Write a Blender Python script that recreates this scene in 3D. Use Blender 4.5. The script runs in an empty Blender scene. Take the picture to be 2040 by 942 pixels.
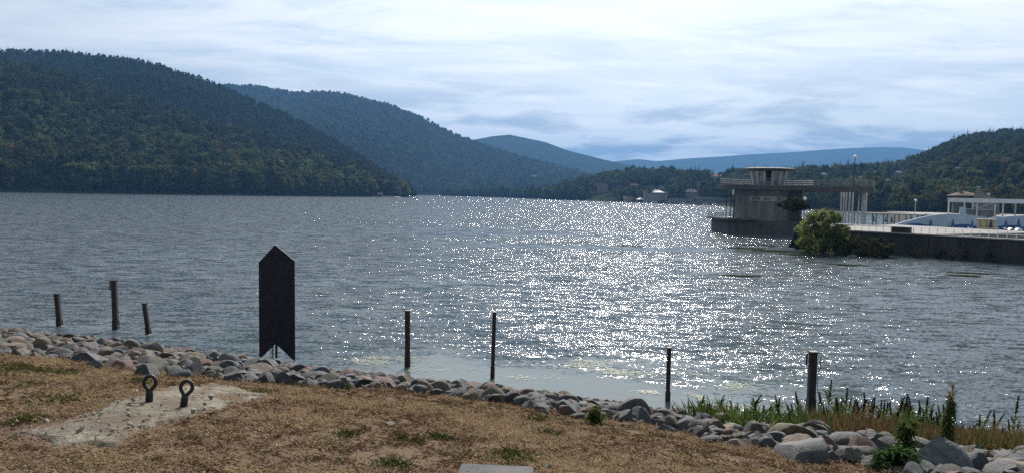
import bpy, bmesh, math, random
import numpy as np
from mathutils import Vector, Matrix

random.seed(7)
RNG = np.random.default_rng(11)
sc = bpy.context.scene
COL = sc.collection

# ------------------------------------------------------------------ camera
CAM = np.array([0.0, 0.0, 5.5])
FPX, CX, CY = 1540.0, 1020.0, 471.0
PITCH, ROLL = math.radians(3.09), math.radians(1.3)
fwd = np.array([0, math.cos(PITCH), -math.sin(PITCH)])
r0 = np.array([1.0, 0, 0]); u0 = np.array([0, math.sin(PITCH), math.cos(PITCH)])
rgt = math.cos(ROLL) * r0 + math.sin(ROLL) * u0
upv = -math.sin(ROLL) * r0 + math.cos(ROLL) * u0
cam = bpy.data.cameras.new('camera')
cam.sensor_width = 36.0; cam.lens = 36.0 * FPX / 2040.0
cam.clip_start = 0.1; cam.clip_end = 40000
camo = bpy.data.objects.new('camera', cam); COL.objects.link(camo)
M = Matrix(((rgt[0], upv[0], -fwd[0], CAM[0]), (rgt[1], upv[1], -fwd[1], CAM[1]),
            (rgt[2], upv[2], -fwd[2], CAM[2]), (0, 0, 0, 1)))
camo.matrix_world = M
sc.camera = camo

# ------------------------------------------------------------------ light
SUN_AZ, SUN_EL = math.radians(9.0), math.radians(35.0)
sundir = Vector((math.sin(SUN_AZ) * math.cos(SUN_EL), math.cos(SUN_AZ) * math.cos(SUN_EL), math.sin(SUN_EL)))
sl = bpy.data.lights.new('sun', 'SUN'); sl.energy = 5.0; sl.angle = math.radians(0.6); sl.color = (1.0, 0.93, 0.84)
so = bpy.data.objects.new('sun', sl); COL.objects.link(so)
so.rotation_euler = sundir.to_track_quat('Z', 'Y').to_euler()

world = bpy.data.worlds.new('World'); sc.world = world; world.use_nodes = True
wn = world.node_tree; wn.nodes.clear()
def N(tree, t, **kw):
    n = tree.nodes.new(t)
    for k, v in kw.items(): setattr(n, k, v)
    return n
def L(tree, a, b): tree.links.new(a, b)
def ramp(tree, fac, stops):
    r = N(tree, 'ShaderNodeValToRGB'); cr = r.color_ramp
    while len(cr.elements) < len(stops): cr.elements.new(0.5)
    for e, (p, c) in zip(cr.elements, stops):
        e.position = p; e.color = (c[0], c[1], c[2], 1) if not isinstance(c, (int, float)) else (c, c, c, 1)
    if fac is not None: L(tree, fac, r.inputs['Fac'])
    return r
def noise_n(tree, vec, scale, detail=4, rough=0.55, dist=0.0):
    n = N(tree, 'ShaderNodeTexNoise'); n.inputs['Scale'].default_value = scale
    n.inputs['Detail'].default_value = detail; n.inputs['Roughness'].default_value = rough
    n.inputs['Distortion'].default_value = dist
    if vec is not None: L(tree, vec, n.inputs['Vector'])
    return n
def mixc(tree, fac, a, b, mode='MIX'):
    m = N(tree, 'ShaderNodeMix', data_type='RGBA', blend_type=mode)
    for sock, v in ((m.inputs[0], fac), (m.inputs[6], a), (m.inputs[7], b)):
        if isinstance(v, (int, float)): sock.default_value = v
        elif isinstance(v, tuple): sock.default_value = (v[0], v[1], v[2], 1)
        else: L(tree, v, sock)
    return m.outputs[2]
def mth(tree, op, a, b=None, clamp=False):
    m = N(tree, 'ShaderNodeMath', operation=op); m.use_clamp = clamp
    for i, v in enumerate((a, b)):
        if v is None: continue
        if isinstance(v, (int, float)): m.inputs[i].default_value = v
        else: L(tree, v, m.inputs[i])
    return m.outputs[0]
def vmul(tree, v, s):
    m = N(tree, 'ShaderNodeVectorMath', operation='MULTIPLY'); L(tree, v, m.inputs[0]); m.inputs[1].default_value = s
    return m.outputs[0]

sky = N(wn, 'ShaderNodeTexSky'); sky.sky_type = 'NISHITA'; sky.sun_disc = False
sky.sun_elevation = SUN_EL; sky.sun_rotation = SUN_AZ
sky.altitude = 600; sky.air_density = 1.0; sky.dust_density = 1.2; sky.ozone_density = 1.5
tc = N(wn, 'ShaderNodeTexCoord')
sep = N(wn, 'ShaderNodeSeparateXYZ'); L(wn, tc.outputs['Generated'], sep.inputs[0])
zz = mth(wn, 'ADD', mth(wn, 'MAXIMUM', sep.outputs[2], 0.0), 0.09)
cmb = N(wn, 'ShaderNodeCombineXYZ')
L(wn, mth(wn, 'DIVIDE', sep.outputs[0], zz), cmb.inputs[0]); L(wn, mth(wn, 'DIVIDE', sep.outputs[1], zz), cmb.inputs[1])
rot = N(wn, 'ShaderNodeMapping'); L(wn, cmb.outputs[0], rot.inputs[0])
rot.inputs['Rotation'].default_value = (0, 0, math.radians(-24)); rot.inputs['Scale'].default_value = (0.55, 1.3, 1)
n_a = noise_n(wn, rot.outputs[0], 2.0, 10, 0.66, 0.5)
n_b = noise_n(wn, rot.outputs[0], 0.33, 4, 0.5)
n_c = noise_n(wn, vmul(wn, cmb.outputs[0], (0.8, 0.75, 1)), 1.15, 6, 0.55, 0.3)
cov = mth(wn, 'ADD', mth(wn, 'MULTIPLY', n_a.outputs[0], 0.62), mth(wn, 'MULTIPLY', n_b.outputs[0], 0.62))
covr = ramp(wn, cov, [(0.48, 0.42), (0.62, 0.98)])
skyc = vmul(wn, sky.outputs[0], (0.075, 0.075, 0.075))
dt_ = N(wn, 'ShaderNodeVectorMath', operation='DOT_PRODUCT'); L(wn, tc.outputs['Generated'], dt_.inputs[0]); dt_.inputs[1].default_value = tuple(sundir)
ph = mth(wn, 'POWER', mth(wn, 'MULTIPLY', mth(wn, 'ADD', dt_.outputs['Value'], 1.0), 0.5), 4.0)   # thin cloud scatters forward: brighter round the sun
ph = mth(wn, 'ADD', mth(wn, 'MULTIPLY', ph, 0.98), 0.22)
cloudc = mixc(wn, ramp(wn, n_a.outputs[0], [(0.30, 0.0), (0.66, 1.0)]).outputs[0], (0.70, 0.785, 0.87), (0.93, 0.96, 0.985))
cl2 = N(wn, 'ShaderNodeVectorMath', operation='SCALE'); L(wn, cloudc, cl2.inputs[0]); L(wn, ph, cl2.inputs['Scale']); cloudc = cl2.outputs[0]
veil = mixc(wn, covr.outputs[0], skyc, cloudc)
# low grey cumulus banks seen near the horizon all round
low = ramp(wn, sep.outputs[2], [(0.05, 1.0), (0.17, 0.0)])
lowm = ramp(wn, n_c.outputs[0], [(0.47, 0.0), (0.58, 0.9)])
lowf = mth(wn, 'MULTIPLY', low.outputs[0], lowm.outputs[0])
skyall = mixc(wn, lowf, veil, (0.22, 0.31, 0.44))
bg = N(wn, 'ShaderNodeBackground'); L(wn, skyall, bg.inputs[0]); bg.inputs[1].default_value = 1.0
wo = N(wn, 'ShaderNodeOutputWorld'); L(wn, bg.outputs[0], wo.inputs[0])

sc.view_settings.view_transform = 'Standard'; sc.view_settings.look = 'None'
sc.view_settings.exposure = 0.47; sc.view_settings.gamma = 1.0
sc.render.engine = 'CYCLES'
sc.cycles.use_denoising = False
sc.cycles.max_bounces = 5; sc.cycles.diffuse_bounces = 2; sc.cycles.glossy_bounces = 2
sc.cycles.transmission_bounces = 3; sc.cycles.volume_bounces = 0; sc.cycles.transparent_max_bounces = 6
sc.cycles.caustics_reflective = False; sc.cycles.caustics_refractive = False

# ------------------------------------------------------------------ pixel helpers
def ray(x, y):
    return fwd + ((x - CX) / FPX) * rgt - ((y - CY) / FPX) * upv
def at_depth(x, y, d):
    r = ray(x, y); return CAM + r * (d / r[1])
def at_z(x, y, z):
    r = ray(x, y); return CAM + r * ((z - CAM[2]) / r[2])
def project(P):
    q = np.asarray(P, float) - CAM
    zc = q @ fwd
    return CX + FPX * (q @ rgt) / zc, CY - FPX * (q @ upv) / zc, zc
def pxm(d): return FPX / d

# ------------------------------------------------------------------ value noise
def _hash(ix, iy, seed):
    h = (ix.astype(np.int64) * 374761393 + iy.astype(np.int64) * 668265263 + seed * 974634777) & 0xffffffff
    h = ((h ^ (h >> 13)) * 1274126177) & 0xffffffff
    return ((h ^ (h >> 16)) & 0xffffff) / float(0xffffff)
def vnoise(x, y, seed=0):
    x = np.asarray(x, float); y = np.asarray(y, float)
    ix, iy = np.floor(x), np.floor(y); fx, fy = x - ix, y - iy
    fx = fx * fx * (3 - 2 * fx); fy = fy * fy * (3 - 2 * fy)
    a, b = _hash(ix, iy, seed), _hash(ix + 1, iy, seed)
    c, d = _hash(ix, iy + 1, seed), _hash(ix + 1, iy + 1, seed)
    return (a * (1 - fx) + b * fx) * (1 - fy) + (c * (1 - fx) + d * fx) * fy
def fbm(x, y, seed=0, o=4):
    t, a, s = 0, 0.5, 0
    for k in range(o):
        t = t + a * vnoise(x * 2 ** k, y * 2 ** k, seed + k); s += a; a *= 0.5
    return t / s - 0.5

# ------------------------------------------------------------------ materials
MATS = {}
def newmat(name):
    m = bpy.data.materials.new(name); m.use_nodes = True
    t = m.node_tree; t.nodes.clear()
    out = N(t, 'ShaderNodeOutputMaterial'); MATS[name] = m
    return m, t, out
def pmat(name, c1, c2, scale=3.0, rough=0.85, bump=0.0, bscale=None, rnd=0.0, detail=5, metallic=0.0, spec=0.5, stretch=(1, 1, 1), wet=False):
    m, t, out = newmat(name)
    co = N(t, 'ShaderNodeTexCoord')
    v = vmul(t, co.outputs['Object'], stretch)
    n = noise_n(t, v, scale, detail, 0.6)
    r = ramp(t, n.outputs[0], [(0.35, c1), (0.66, c2)])
    c = r.outputs[0]
    if rnd:
        oi = N(t, 'ShaderNodeObjectInfo')
        hs = N(t, 'ShaderNodeHueSaturation')
        L(t, c, hs.inputs['Color'])
        L(t, mth(t, 'ADD', mth(t, 'MULTIPLY', oi.outputs['Random'], rnd), 1 - rnd / 2), hs.inputs['Value'])
        L(t, mth(t, 'ADD', mth(t, 'MULTIPLY', mth(t, 'FRACT', mth(t, 'MULTIPLY', oi.outputs['Random'], 7.31)), 0.03), 0.485), hs.inputs['Hue'])
        c = hs.outputs[0]
    if wet:   # stones near the lake surface are soaked dark
        ge_ = N(t, 'ShaderNodeNewGeometry'); sp3 = N(t, 'ShaderNodeSeparateXYZ'); L(t, ge_.outputs['Position'], sp3.inputs[0])
        wr = ramp(t, mth(t, 'ADD', sp3.outputs[2], mth(t, 'MULTIPLY', n.outputs[0], 0.15)), [(0.16, 0.38), (0.34, 1.0)]); c = mixc(t, 1.0, c, wr.outputs[0], 'MULTIPLY')
    p = N(t, 'ShaderNodeBsdfPrincipled'); L(t, c, p.inputs['Base Color'])
    p.inputs['Roughness'].default_value = rough; p.inputs['Metallic'].default_value = metallic
    p.inputs['Specular IOR Level'].default_value = spec
    if bump:
        n2 = noise_n(t, v, bscale or scale * 4, 5, 0.65)
        b = N(t, 'ShaderNodeBump'); b.inputs['Strength'].default_value = 0.8; b.inputs['Distance'].default_value = bump
        L(t, n2.outputs[0], b.inputs['Height']); L(t, b.outputs[0], p.inputs['Normal'])
    L(t, p.outputs[0], out.inputs[0])
    return m
def leafmat(name, c1, c2, rnd=0.85, trans=0.3, scale=0.5):
    m, t, out = newmat(name)
    co = N(t, 'ShaderNodeTexCoord'); oi = N(t, 'ShaderNodeObjectInfo')
    n = noise_n(t, co.outputs['Object'], scale, 3, 0.6)
    r = ramp(t, n.outputs[0], [(0.36, c1), (0.64, c2)])
    hs = N(t, 'ShaderNodeHueSaturation'); L(t, r.outputs[0], hs.inputs['Color'])
    L(t, mth(t, 'ADD', mth(t, 'MULTIPLY', oi.outputs['Random'], rnd), 1 - rnd / 2), hs.inputs['Value'])
    L(t, mth(t, 'ADD', mth(t, 'MULTIPLY', mth(t, 'FRACT', mth(t, 'MULTIPLY', oi.outputs['Random'], 9.7)), 0.06), 0.47), hs.inputs['Hue'])
    d = N(t, 'ShaderNodeBsdfDiffuse'); L(t, hs.outputs[0], d.inputs[0])
    tr = N(t, 'ShaderNodeBsdfTranslucent'); L(t, hs.outputs[0], tr.inputs[0])
    mx = N(t, 'ShaderNodeMixShader'); mx.inputs[0].default_value = trans
    L(t, d.outputs[0], mx.inputs[1]); L(t, tr.outputs[0], mx.inputs[2]); L(t, mx.outputs[0], out.inputs[0])
    return m

leafmat('leaf_green', (0.055, 0.076, 0.032), (0.110, 0.132, 0.052))
leafmat('leaf_dark', (0.036, 0.054, 0.032), (0.068, 0.088, 0.046))
leafmat('leaf_yellow', (0.090, 0.105, 0.028), (0.150, 0.150, 0.042))
leafmat('leaf_rust', (0.085, 0.062, 0.032), (0.120, 0.095, 0.042))
leafmat('needle', (0.032, 0.048, 0.033), (0.056, 0.074, 0.044))
leafmat('leaf_willow', (0.12, 0.15, 0.045), (0.23, 0.265, 0.09), 0.1, 0.5, 0.8)
leafmat('leaf_olive', (0.032, 0.042, 0.018), (0.062, 0.070, 0.028), 0.2, 0.3, 0.8)
leafmat('weed_green', (0.050, 0.090, 0.022), (0.120, 0.170, 0.045), 0.4, 0.35, 6)
leafmat('weed_dark', (0.030, 0.055, 0.018), (0.070, 0.105, 0.032), 0.3, 0.3, 6)
leafmat('weed_spike', (0.030, 0.026, 0.018), (0.075, 0.060, 0.035), 0.3, 0.1, 10)
leafmat('weed_dry', (0.11, 0.075, 0.04), (0.24, 0.175, 0.09), 0.4, 0.25, 5)
leafmat('straw_pale', (0.28, 0.205, 0.125), (0.47, 0.365, 0.235), 0.4, 0.2, 4)
leafmat('straw_brown', (0.070, 0.043, 0.027), (0.16, 0.105, 0.064), 0.4, 0.2, 4)
leafmat('straw_green', (0.065, 0.080, 0.026), (0.12, 0.125, 0.045), 0.4, 0.2, 4)
pmat('bark', (0.045, 0.035, 0.026), (0.09, 0.075, 0.06), 6, 0.95)
pmat('forest_floor', (0.024, 0.030, 0.016), (0.045, 0.050, 0.026), 0.05, 1.0, spec=0.0)
pmat('far_forest', (0.014, 0.022, 0.014), (0.026, 0.036, 0.020), 0.012, 1.0, 10.0, 0.03, spec=0.0)
pmat('slate', (0.024, 0.027, 0.033), (0.056, 0.061, 0.070), 3.2, 0.75, 0.02, 9, 0.35, wet=True)
pmat('bluegrey', (0.038, 0.045, 0.051), (0.094, 0.105, 0.109), 3.2, 0.8, 0.02, 9, 0.3, wet=True)
pmat('tan', (0.080, 0.064, 0.047), (0.185, 0.15, 0.112), 3.2, 0.85, 0.02, 9, 0.3, wet=True)
pmat('pinkish', (0.070, 0.042, 0.035), (0.155, 0.10, 0.083), 3.2, 0.85, 0.02, 9, 0.3, wet=True)
pmat('olive_grey', (0.047, 0.048, 0.040), (0.108, 0.105, 0.086), 3.2, 0.85, 0.02, 9, 0.3, wet=True)
pmat('navy_paint', (0.011, 0.014, 0.023), (0.024, 0.029, 0.043), 4, 0.5, 0.002, 30, spec=0.25)
pmat('dark_iron', (0.009, 0.010, 0.014), (0.027, 0.026, 0.027), 9, 0.6, 0.003, 40)
pmat('wet_iron', (0.008, 0.009, 0.010), (0.022, 0.024, 0.022), 14, 0.35, 0.003, 40)
pmat('paving', (0.055, 0.056, 0.060), (0.11, 0.11, 0.112), 5, 0.95, 0.01, 40, detail=8)
pmat('white_concrete', (0.50, 0.50, 0.48), (0.68, 0.67, 0.64), 1.5, 0.9, 0.01)
pmat('grey_concrete', (0.15, 0.148, 0.14), (0.28, 0.275, 0.255), 1.1, 0.92, 0.02, 6, detail=8, stretch=(1, 1, 0.22))
pmat('base_concrete', (0.075, 0.076, 0.074), (0.15, 0.148, 0.14), 1.1, 0.92, 0.02, 6, detail=8, stretch=(1, 1, 0.22))
pmat('quay_concrete', (0.022, 0.022, 0.022), (0.062, 0.058, 0.052), 0.9, 0.95, 0.05, 3, detail=8, stretch=(1, 1, 0.22))
pmat('deck_concrete', (0.16, 0.157, 0.15), (0.27, 0.265, 0.25), 0.7, 0.9)
pmat('dark_roof', (0.07, 0.072, 0.08), (0.13, 0.13, 0.14), 2, 0.85)
pmat('white_paint', (0.66, 0.67, 0.68), (0.82, 0.82, 0.81), 3, 0.55)
pmat('grey_steel', (0.20, 0.205, 0.21), (0.32, 0.325, 0.33), 6, 0.6)
pmat('dark_steel', (0.020, 0.024, 0.034), (0.045, 0.05, 0.06), 6, 0.5)
pmat('pale_blue', (0.44, 0.56, 0.70), (0.58, 0.68, 0.79), 0.6, 0.8)
pmat('deep_blue', (0.03, 0.09, 0.28), (0.06, 0.16, 0.42), 0.8, 0.8)
pmat('umbrella_blue', (0.03, 0.12, 0.24), (0.07, 0.20, 0.34), 2.5, 0.8, rnd=0.3)
pmat('teal_cloth', (0.02, 0.06, 0.075), (0.05, 0.11, 0.13), 2.5, 0.8)
pmat('yellow_wood', (0.62, 0.50, 0.24), (0.80, 0.68, 0.38), 1.5, 0.7, stretch=(1, 1, 4))
pmat('rust_roof', (0.26, 0.09, 0.06), (0.40, 0.16, 0.11), 2.0, 0.9, rnd=0.3)
pmat('brown_roof', (0.07, 0.050, 0.038), (0.13, 0.095, 0.072), 3.0, 0.95)
pmat('cream_wall', (0.42, 0.38, 0.32), (0.58, 0.54, 0.46), 0.6, 0.9, rnd=0.3)
pmat('stone_wall', (0.30, 0.285, 0.26), (0.46, 0.44, 0.40), 0.8, 0.9)
pmat('brick_wall', (0.26, 0.15, 0.11), (0.38, 0.24, 0.18), 0.6, 0.9)
pmat('metal_roof', (0.66, 0.68, 0.71), (0.80, 0.81, 0.83), 0.4, 0.7, spec=0.2)
pmat('glass_dark', (0.015, 0.02, 0.028), (0.03, 0.04, 0.05), 0.5, 0.08, spec=0.8)
pmat('glass_pale', (0.20, 0.26, 0.32), (0.34, 0.40, 0.46), 1.5, 0.12, spec=0.8)
pmat('crane_yellow', (0.50, 0.30, 0.05), (0.62, 0.38, 0.09), 3, 0.6)
pmat('sand', (0.24, 0.20, 0.14), (0.40, 0.34, 0.25), 0.4, 0.95)
pmat('globe_white', (0.78, 0.78, 0.76), (0.88, 0.88, 0.86), 3, 0.25)
pmat('algae', (0.16, 0.20, 0.13), (0.32, 0.355, 0.25), 3, 0.7, rnd=0)
pmat('weed_mat', (0.012, 0.013, 0.007), (0.035, 0.034, 0.018), 1.5, 1.0, 0.03, 6, spec=0.0)

def earth_material():
    m, t, out = newmat('dry_earth')
    co = N(t, 'ShaderNodeTexCoord'); v = co.outputs['Object']
    big = noise_n(t, v, 0.55, 5, 0.6); mid = noise_n(t, v, 3.2, 6, 0.65); fin = noise_n(t, v, 26, 5, 0.7)
    a = ramp(t, mid.outputs[0], [(0.34, (0.070, 0.045, 0.030)), (0.5, (0.125, 0.080, 0.050)), (0.66, (0.22, 0.15, 0.095))])
    b = ramp(t, fin.outputs[0], [(0.36, (0.055, 0.036, 0.025)), (0.55, (0.15, 0.099, 0.061)), (0.70, (0.30, 0.215, 0.135))])
    c = mixc(t, 0.55, a.outputs[0], b.outputs[0])
    g = ramp(t, big.outputs[0], [(0.30, (0.13, 0.125, 0.06)), (0.42, (0.15, 0.102, 0.068)), (0.7, (0.19, 0.13, 0.088))])
    c2 = mixc(t, 0.4, c, g.outputs[0])
    p = N(t, 'ShaderNodeBsdfPrincipled'); L(t, c2, p.inputs['Base Color']); p.inputs['Roughness'].default_value = 0.95
    p.inputs['Specular IOR Level'].default_value = 0.15
    bn = N(t, 'ShaderNodeBump'); bn.inputs['Strength'].default_value = 0.9; bn.inputs['Distance'].default_value = 0.03
    L(t, mth(t, 'ADD', fin.outputs[0], mid.outputs[0]), bn.inputs['Height']); L(t, bn.outputs[0], p.inputs['Normal'])
    L(t, p.outputs[0], out.inputs[0]); return m
earth_material()

def slab_material():
    m, t, out = newmat('weathered_slab')
    co = N(t, 'ShaderNodeTexCoord'); v = co.outputs['Object']
    big = noise_n(t, v, 0.9, 5, 0.65); mid = noise_n(t, v, 6, 7, 0.7); fin = noise_n(t, v, 45, 4, 0.6)
    a = ramp(t, mid.outputs[0], [(0.36, (0.085, 0.075, 0.056)), (0.50, (0.19, 0.172, 0.13)), (0.64, (0.37, 0.345, 0.268))])
    b = ramp(t, big.outputs[0], [(0.42, (0.11, 0.095, 0.07)), (0.60, (0.36, 0.335, 0.26))])
    f = ramp(t, fin.outputs[0], [(0.38, (0.18, 0.16, 0.12)), (0.60, (0.29, 0.268, 0.205))])
    c = mixc(t, 0.35, a.outputs[0], f.outputs[0])
    big2 = noise_n(t, v, 1.7, 8, 0.72, 0.6); msk = ramp(t, big2.outputs[0], [(0.43, 0.0), (0.57, 1.0)])
    c = mixc(t, msk.outputs[0], mixc(t, fin.outputs[0], (0.07, 0.05, 0.034), (0.20, 0.15, 0.105)), c)
    p = N(t, 'ShaderNodeBsdfPrincipled'); L(t, c, p.inputs['Base Color']); p.inputs['Roughness'].default_value = 0.95
    bn = N(t, 'ShaderNodeBump'); bn.inputs['Strength'].default_value = 1; bn.inputs['Distance'].default_value = 0.03
    L(t, mth(t, 'ADD', fin.outputs[0], mth(t, 'MULTIPLY', mid.outputs[0], 2.0)), bn.inputs['Height']); L(t, bn.outputs[0], p.inputs['Normal'])
    L(t, p.outputs[0], out.inputs[0]); return m
slab_material()

def water_material():
    m, t, out = newmat('lake_water')
    co = N(t, 'ShaderNodeTexCoord'); v = co.outputs['Object']
    mp = N(t, 'ShaderNodeMapping'); L(t, v, mp.inputs[0]); mp.inputs['Rotation'].default_value = (0, 0, math.radians(14))
    mp.inputs['Scale'].default_value = (0.40, 1.15, 1)
    n1 = noise_n(t, mp.outputs[0], 1.8, 3, 0.5, 0.4); n2 = noise_n(t, mp.outputs[0], 13.0, 3, 0.6, 0.3)
    wind = noise_n(t, vmul(t, v, (0.016, 0.05, 1)), 1.0, 4, 0.6, 0.5)
    calm = N(t, 'ShaderNodeAttribute'); calm.attribute_name = 'calm'
    amp = mth(t, 'MULTIPLY', ramp(t, wind.outputs[0], [(0.34, 0.45), (0.64, 1.22)]).outputs[0],
              mth(t, 'SUBTRACT', 1.0, mth(t, 'MULTIPLY', calm.outputs['Fac'], 0.86)))
    def slope(n, k):
        s = N(t, 'ShaderNodeVectorMath', operation='SUBTRACT'); L(t, n.outputs['Color'], s.inputs[0]); s.inputs[1].default_value = (0.5, 0.5, 0.5)
        return vmul(t, s.outputs[0], (k * 0.9, k, 0))
    ad = N(t, 'ShaderNodeVectorMath', operation='ADD'); L(t, slope(n1, 1.45), ad.inputs[0]); L(t, slope(n2, 2.25), ad.inputs[1])
    sc_ = N(t, 'ShaderNodeVectorMath', operation='SCALE'); L(t, ad.outputs[0], sc_.inputs[0]); L(t, amp, sc_.inputs['Scale'])
    up = N(t, 'ShaderNodeVectorMath', operation='ADD'); L(t, sc_.outputs[0], up.inputs[0]); up.inputs[1].default_value = (0, 0, 1)
    nm = N(t, 'ShaderNodeVectorMath', operation='NORMALIZE'); L(t, up.outputs[0], nm.inputs[0])
    p = N(t, 'ShaderNodeBsdfPrincipled')
    L(t, mixc(t, calm.outputs['Fac'], (0.066, 0.090, 0.104), (0.100, 0.120, 0.112)), p.inputs['Base Color'])
    p.inputs['Roughness'].default_value = 0.08; p.inputs['IOR'].default_value = 1.333
    L(t, nm.outputs[0], p.inputs['Normal']); L(t, p.outputs[0], out.inputs[0]); return m
water_material()

# ------------------------------------------------------------------ mesh helpers
class MB:
    def __init__(s): s.v = []; s.f = []; s.mi = []
    def add(s, vs, fs, mi=0):
        o = len(s.v); s.v += [tuple(map(float, q)) for q in vs]; s.f += [tuple(i + o for i in f) for f in fs]; s.mi += [mi] * len(fs); return s
    def box(s, x0, x1, y0, y1, z0, z1, mi=0, rz=0.0, c=(0, 0)):
        vs = [(x, y, z) for z in (z0, z1) for x, y in ((x0, y0), (x1, y0), (x1, y1), (x0, y1))]
        if rz:
            cr, sr = math.cos(rz), math.sin(rz)
            vs = [(c[0] + (x - c[0]) * cr - (y - c[1]) * sr, c[1] + (x - c[0]) * sr + (y - c[1]) * cr, z) for x, y, z in vs]
        return s.add(vs, [(3, 2, 1, 0), (4, 5, 6, 7), (0, 1, 5, 4), (1, 2, 6, 5), (2, 3, 7, 6), (3, 0, 4, 7)], mi)
    def tube(s, pts, rad, n=8, mi=0, cap=True):
        pts = [Vector(p) for p in pts]; rings = []
        vs = []; fs = []
        ref = None
        for i, p in enumerate(pts):
            d = (pts[min(i + 1, len(pts) - 1)] - pts[max(i - 1, 0)]).normalized()
            if ref is None: ref = Vector((1, 0, 0)) if abs(d.x) < 0.9 else Vector((0, 1, 0))
            a = (ref - d * ref.dot(d)).normalized(); b = d.cross(a); ref = a
            r = rad[i] if isinstance(rad, (list, tuple)) else rad
            for k in range(n):
                th = 2 * math.pi * k / n; vs.append(p + a * (r * math.cos(th)) + b * (r * math.sin(th)))
        for i in range(len(pts) - 1):
            for k in range(n):
                q = (k + 1) % n; fs.append((i * n + k, i * n + q, (i + 1) * n + q, (i + 1) * n + k))
        if cap: fs.append(tuple(range(n))[::-1]); fs.append(tuple(range((len(pts) - 1) * n, len(pts) * n)))
        return s.add(vs, fs, mi)
    def prism(s, poly, z0, z1, mi=0):
        n = len(poly)
        vs = [(x, y, z0) for x, y in poly] + [(x, y, z1) for x, y in poly]
        fs = [tuple(range(n))[::-1], tuple(range(n, 2 * n))] + [(i, (i + 1) % n, n + (i + 1) % n, n + i) for i in range(n)]
        return s.add(vs, fs, mi)
    def lathe(s, prof, n=32, c=(0, 0), sx=1, sy=1, mi=0):
        vs = []; fs = []
        for r, z in prof:
            for k in range(n):
                th = 2 * math.pi * k / n; vs.append((c[0] + sx * r * math.cos(th), c[1] + sy * r * math.sin(th), z))
        for i in range(len(prof) - 1):
            for k in range(n):
                q = (k + 1) % n; fs.append((i * n + k, i * n + q, (i + 1) * n + q, (i + 1) * n + k))
        fs.append(tuple(range(n))[::-1]); fs.append(tuple(range((len(prof) - 1) * n, len(prof) * n)))
        return s.add(vs, fs, mi)
    def mesh(s, name, mats, smooth=False):
        me = bpy.data.meshes.new(name); me.from_pydata(s.v, [], s.f)
        for m in (mats if isinstance(mats, (list, tuple)) else [mats]): me.materials.append(MATS[m])
        if any(s.mi): me.polygons.foreach_set('material_index', s.mi)
        if smooth: me.polygons.foreach_set('use_smooth', [True] * len(me.polygons))
        me.update(); return me
    def build(s, name, mats, parent=None, loc=(0, 0, 0), smooth=False, bevel=0.0):
        o = bpy.data.objects.new(name, s.mesh(name, mats, smooth)); COL.objects.link(o)
        o.location = loc
        if parent: o.parent = parent
        if bevel:
            b = o.modifiers.new('bevel', 'BEVEL'); b.width = bevel; b.segments = 2; b.limit_method = 'ANGLE'
        return o
def link(name, me, parent=None, loc=(0, 0, 0), rz=0.0, scale=1.0):
    o = bpy.data.objects.new(name, me); COL.objects.link(o); o.location = loc; o.rotation_euler = (0, 0, rz)
    o.scale = (scale,) * 3 if isinstance(scale, (int, float)) else scale
    if parent: o.parent = parent
    return o
def tag(o, label, cat=None, group=None, kind=None):
    o['label'] = label
    if cat: o['category'] = cat
    if group: o['group'] = group
    if kind: o['kind'] = kind
    return o
def empty(name, loc, rz=0.0, label=None, cat=None, group=None):
    o = bpy.data.objects.new(name, None); COL.objects.link(o); o.empty_display_size = 0.2
    o.location = loc; o.rotation_euler = (0, 0, rz)
    if label: tag(o, label, cat, group)
    return o
def np_mesh(name, V, F, mats, smooth=False, mi=None):
    me = bpy.data.meshes.new(name); V = np.asarray(V, np.float32); F = np.asarray(F, np.int32)
    me.vertices.add(len(V)); me.vertices.foreach_set('co', V.ravel())
    k = F.shape[1]
    me.loops.add(F.size); me.loops.foreach_set('vertex_index', F.ravel())
    me.polygons.add(len(F)); me.polygons.foreach_set('loop_start', np.arange(0, F.size, k, dtype=np.int32))
    for m in (mats if isinstance(mats, (list, tuple)) else [mats]): me.materials.append(MATS[m])
    if mi is not None: me.polygons.foreach_set('material_index', np.asarray(mi, np.int32))
    if smooth: me.polygons.foreach_set('use_smooth', np.ones(len(F), bool))
    me.update(calc_edges=True); return me
def grid_faces(nr, nc):
    i, j = np.meshgrid(np.arange(nr - 1), np.arange(nc - 1), indexing='ij'); a = (i * nc + j).ravel()
    return np.stack([a, a + 1, a + nc + 1, a + nc], 1)

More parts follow.
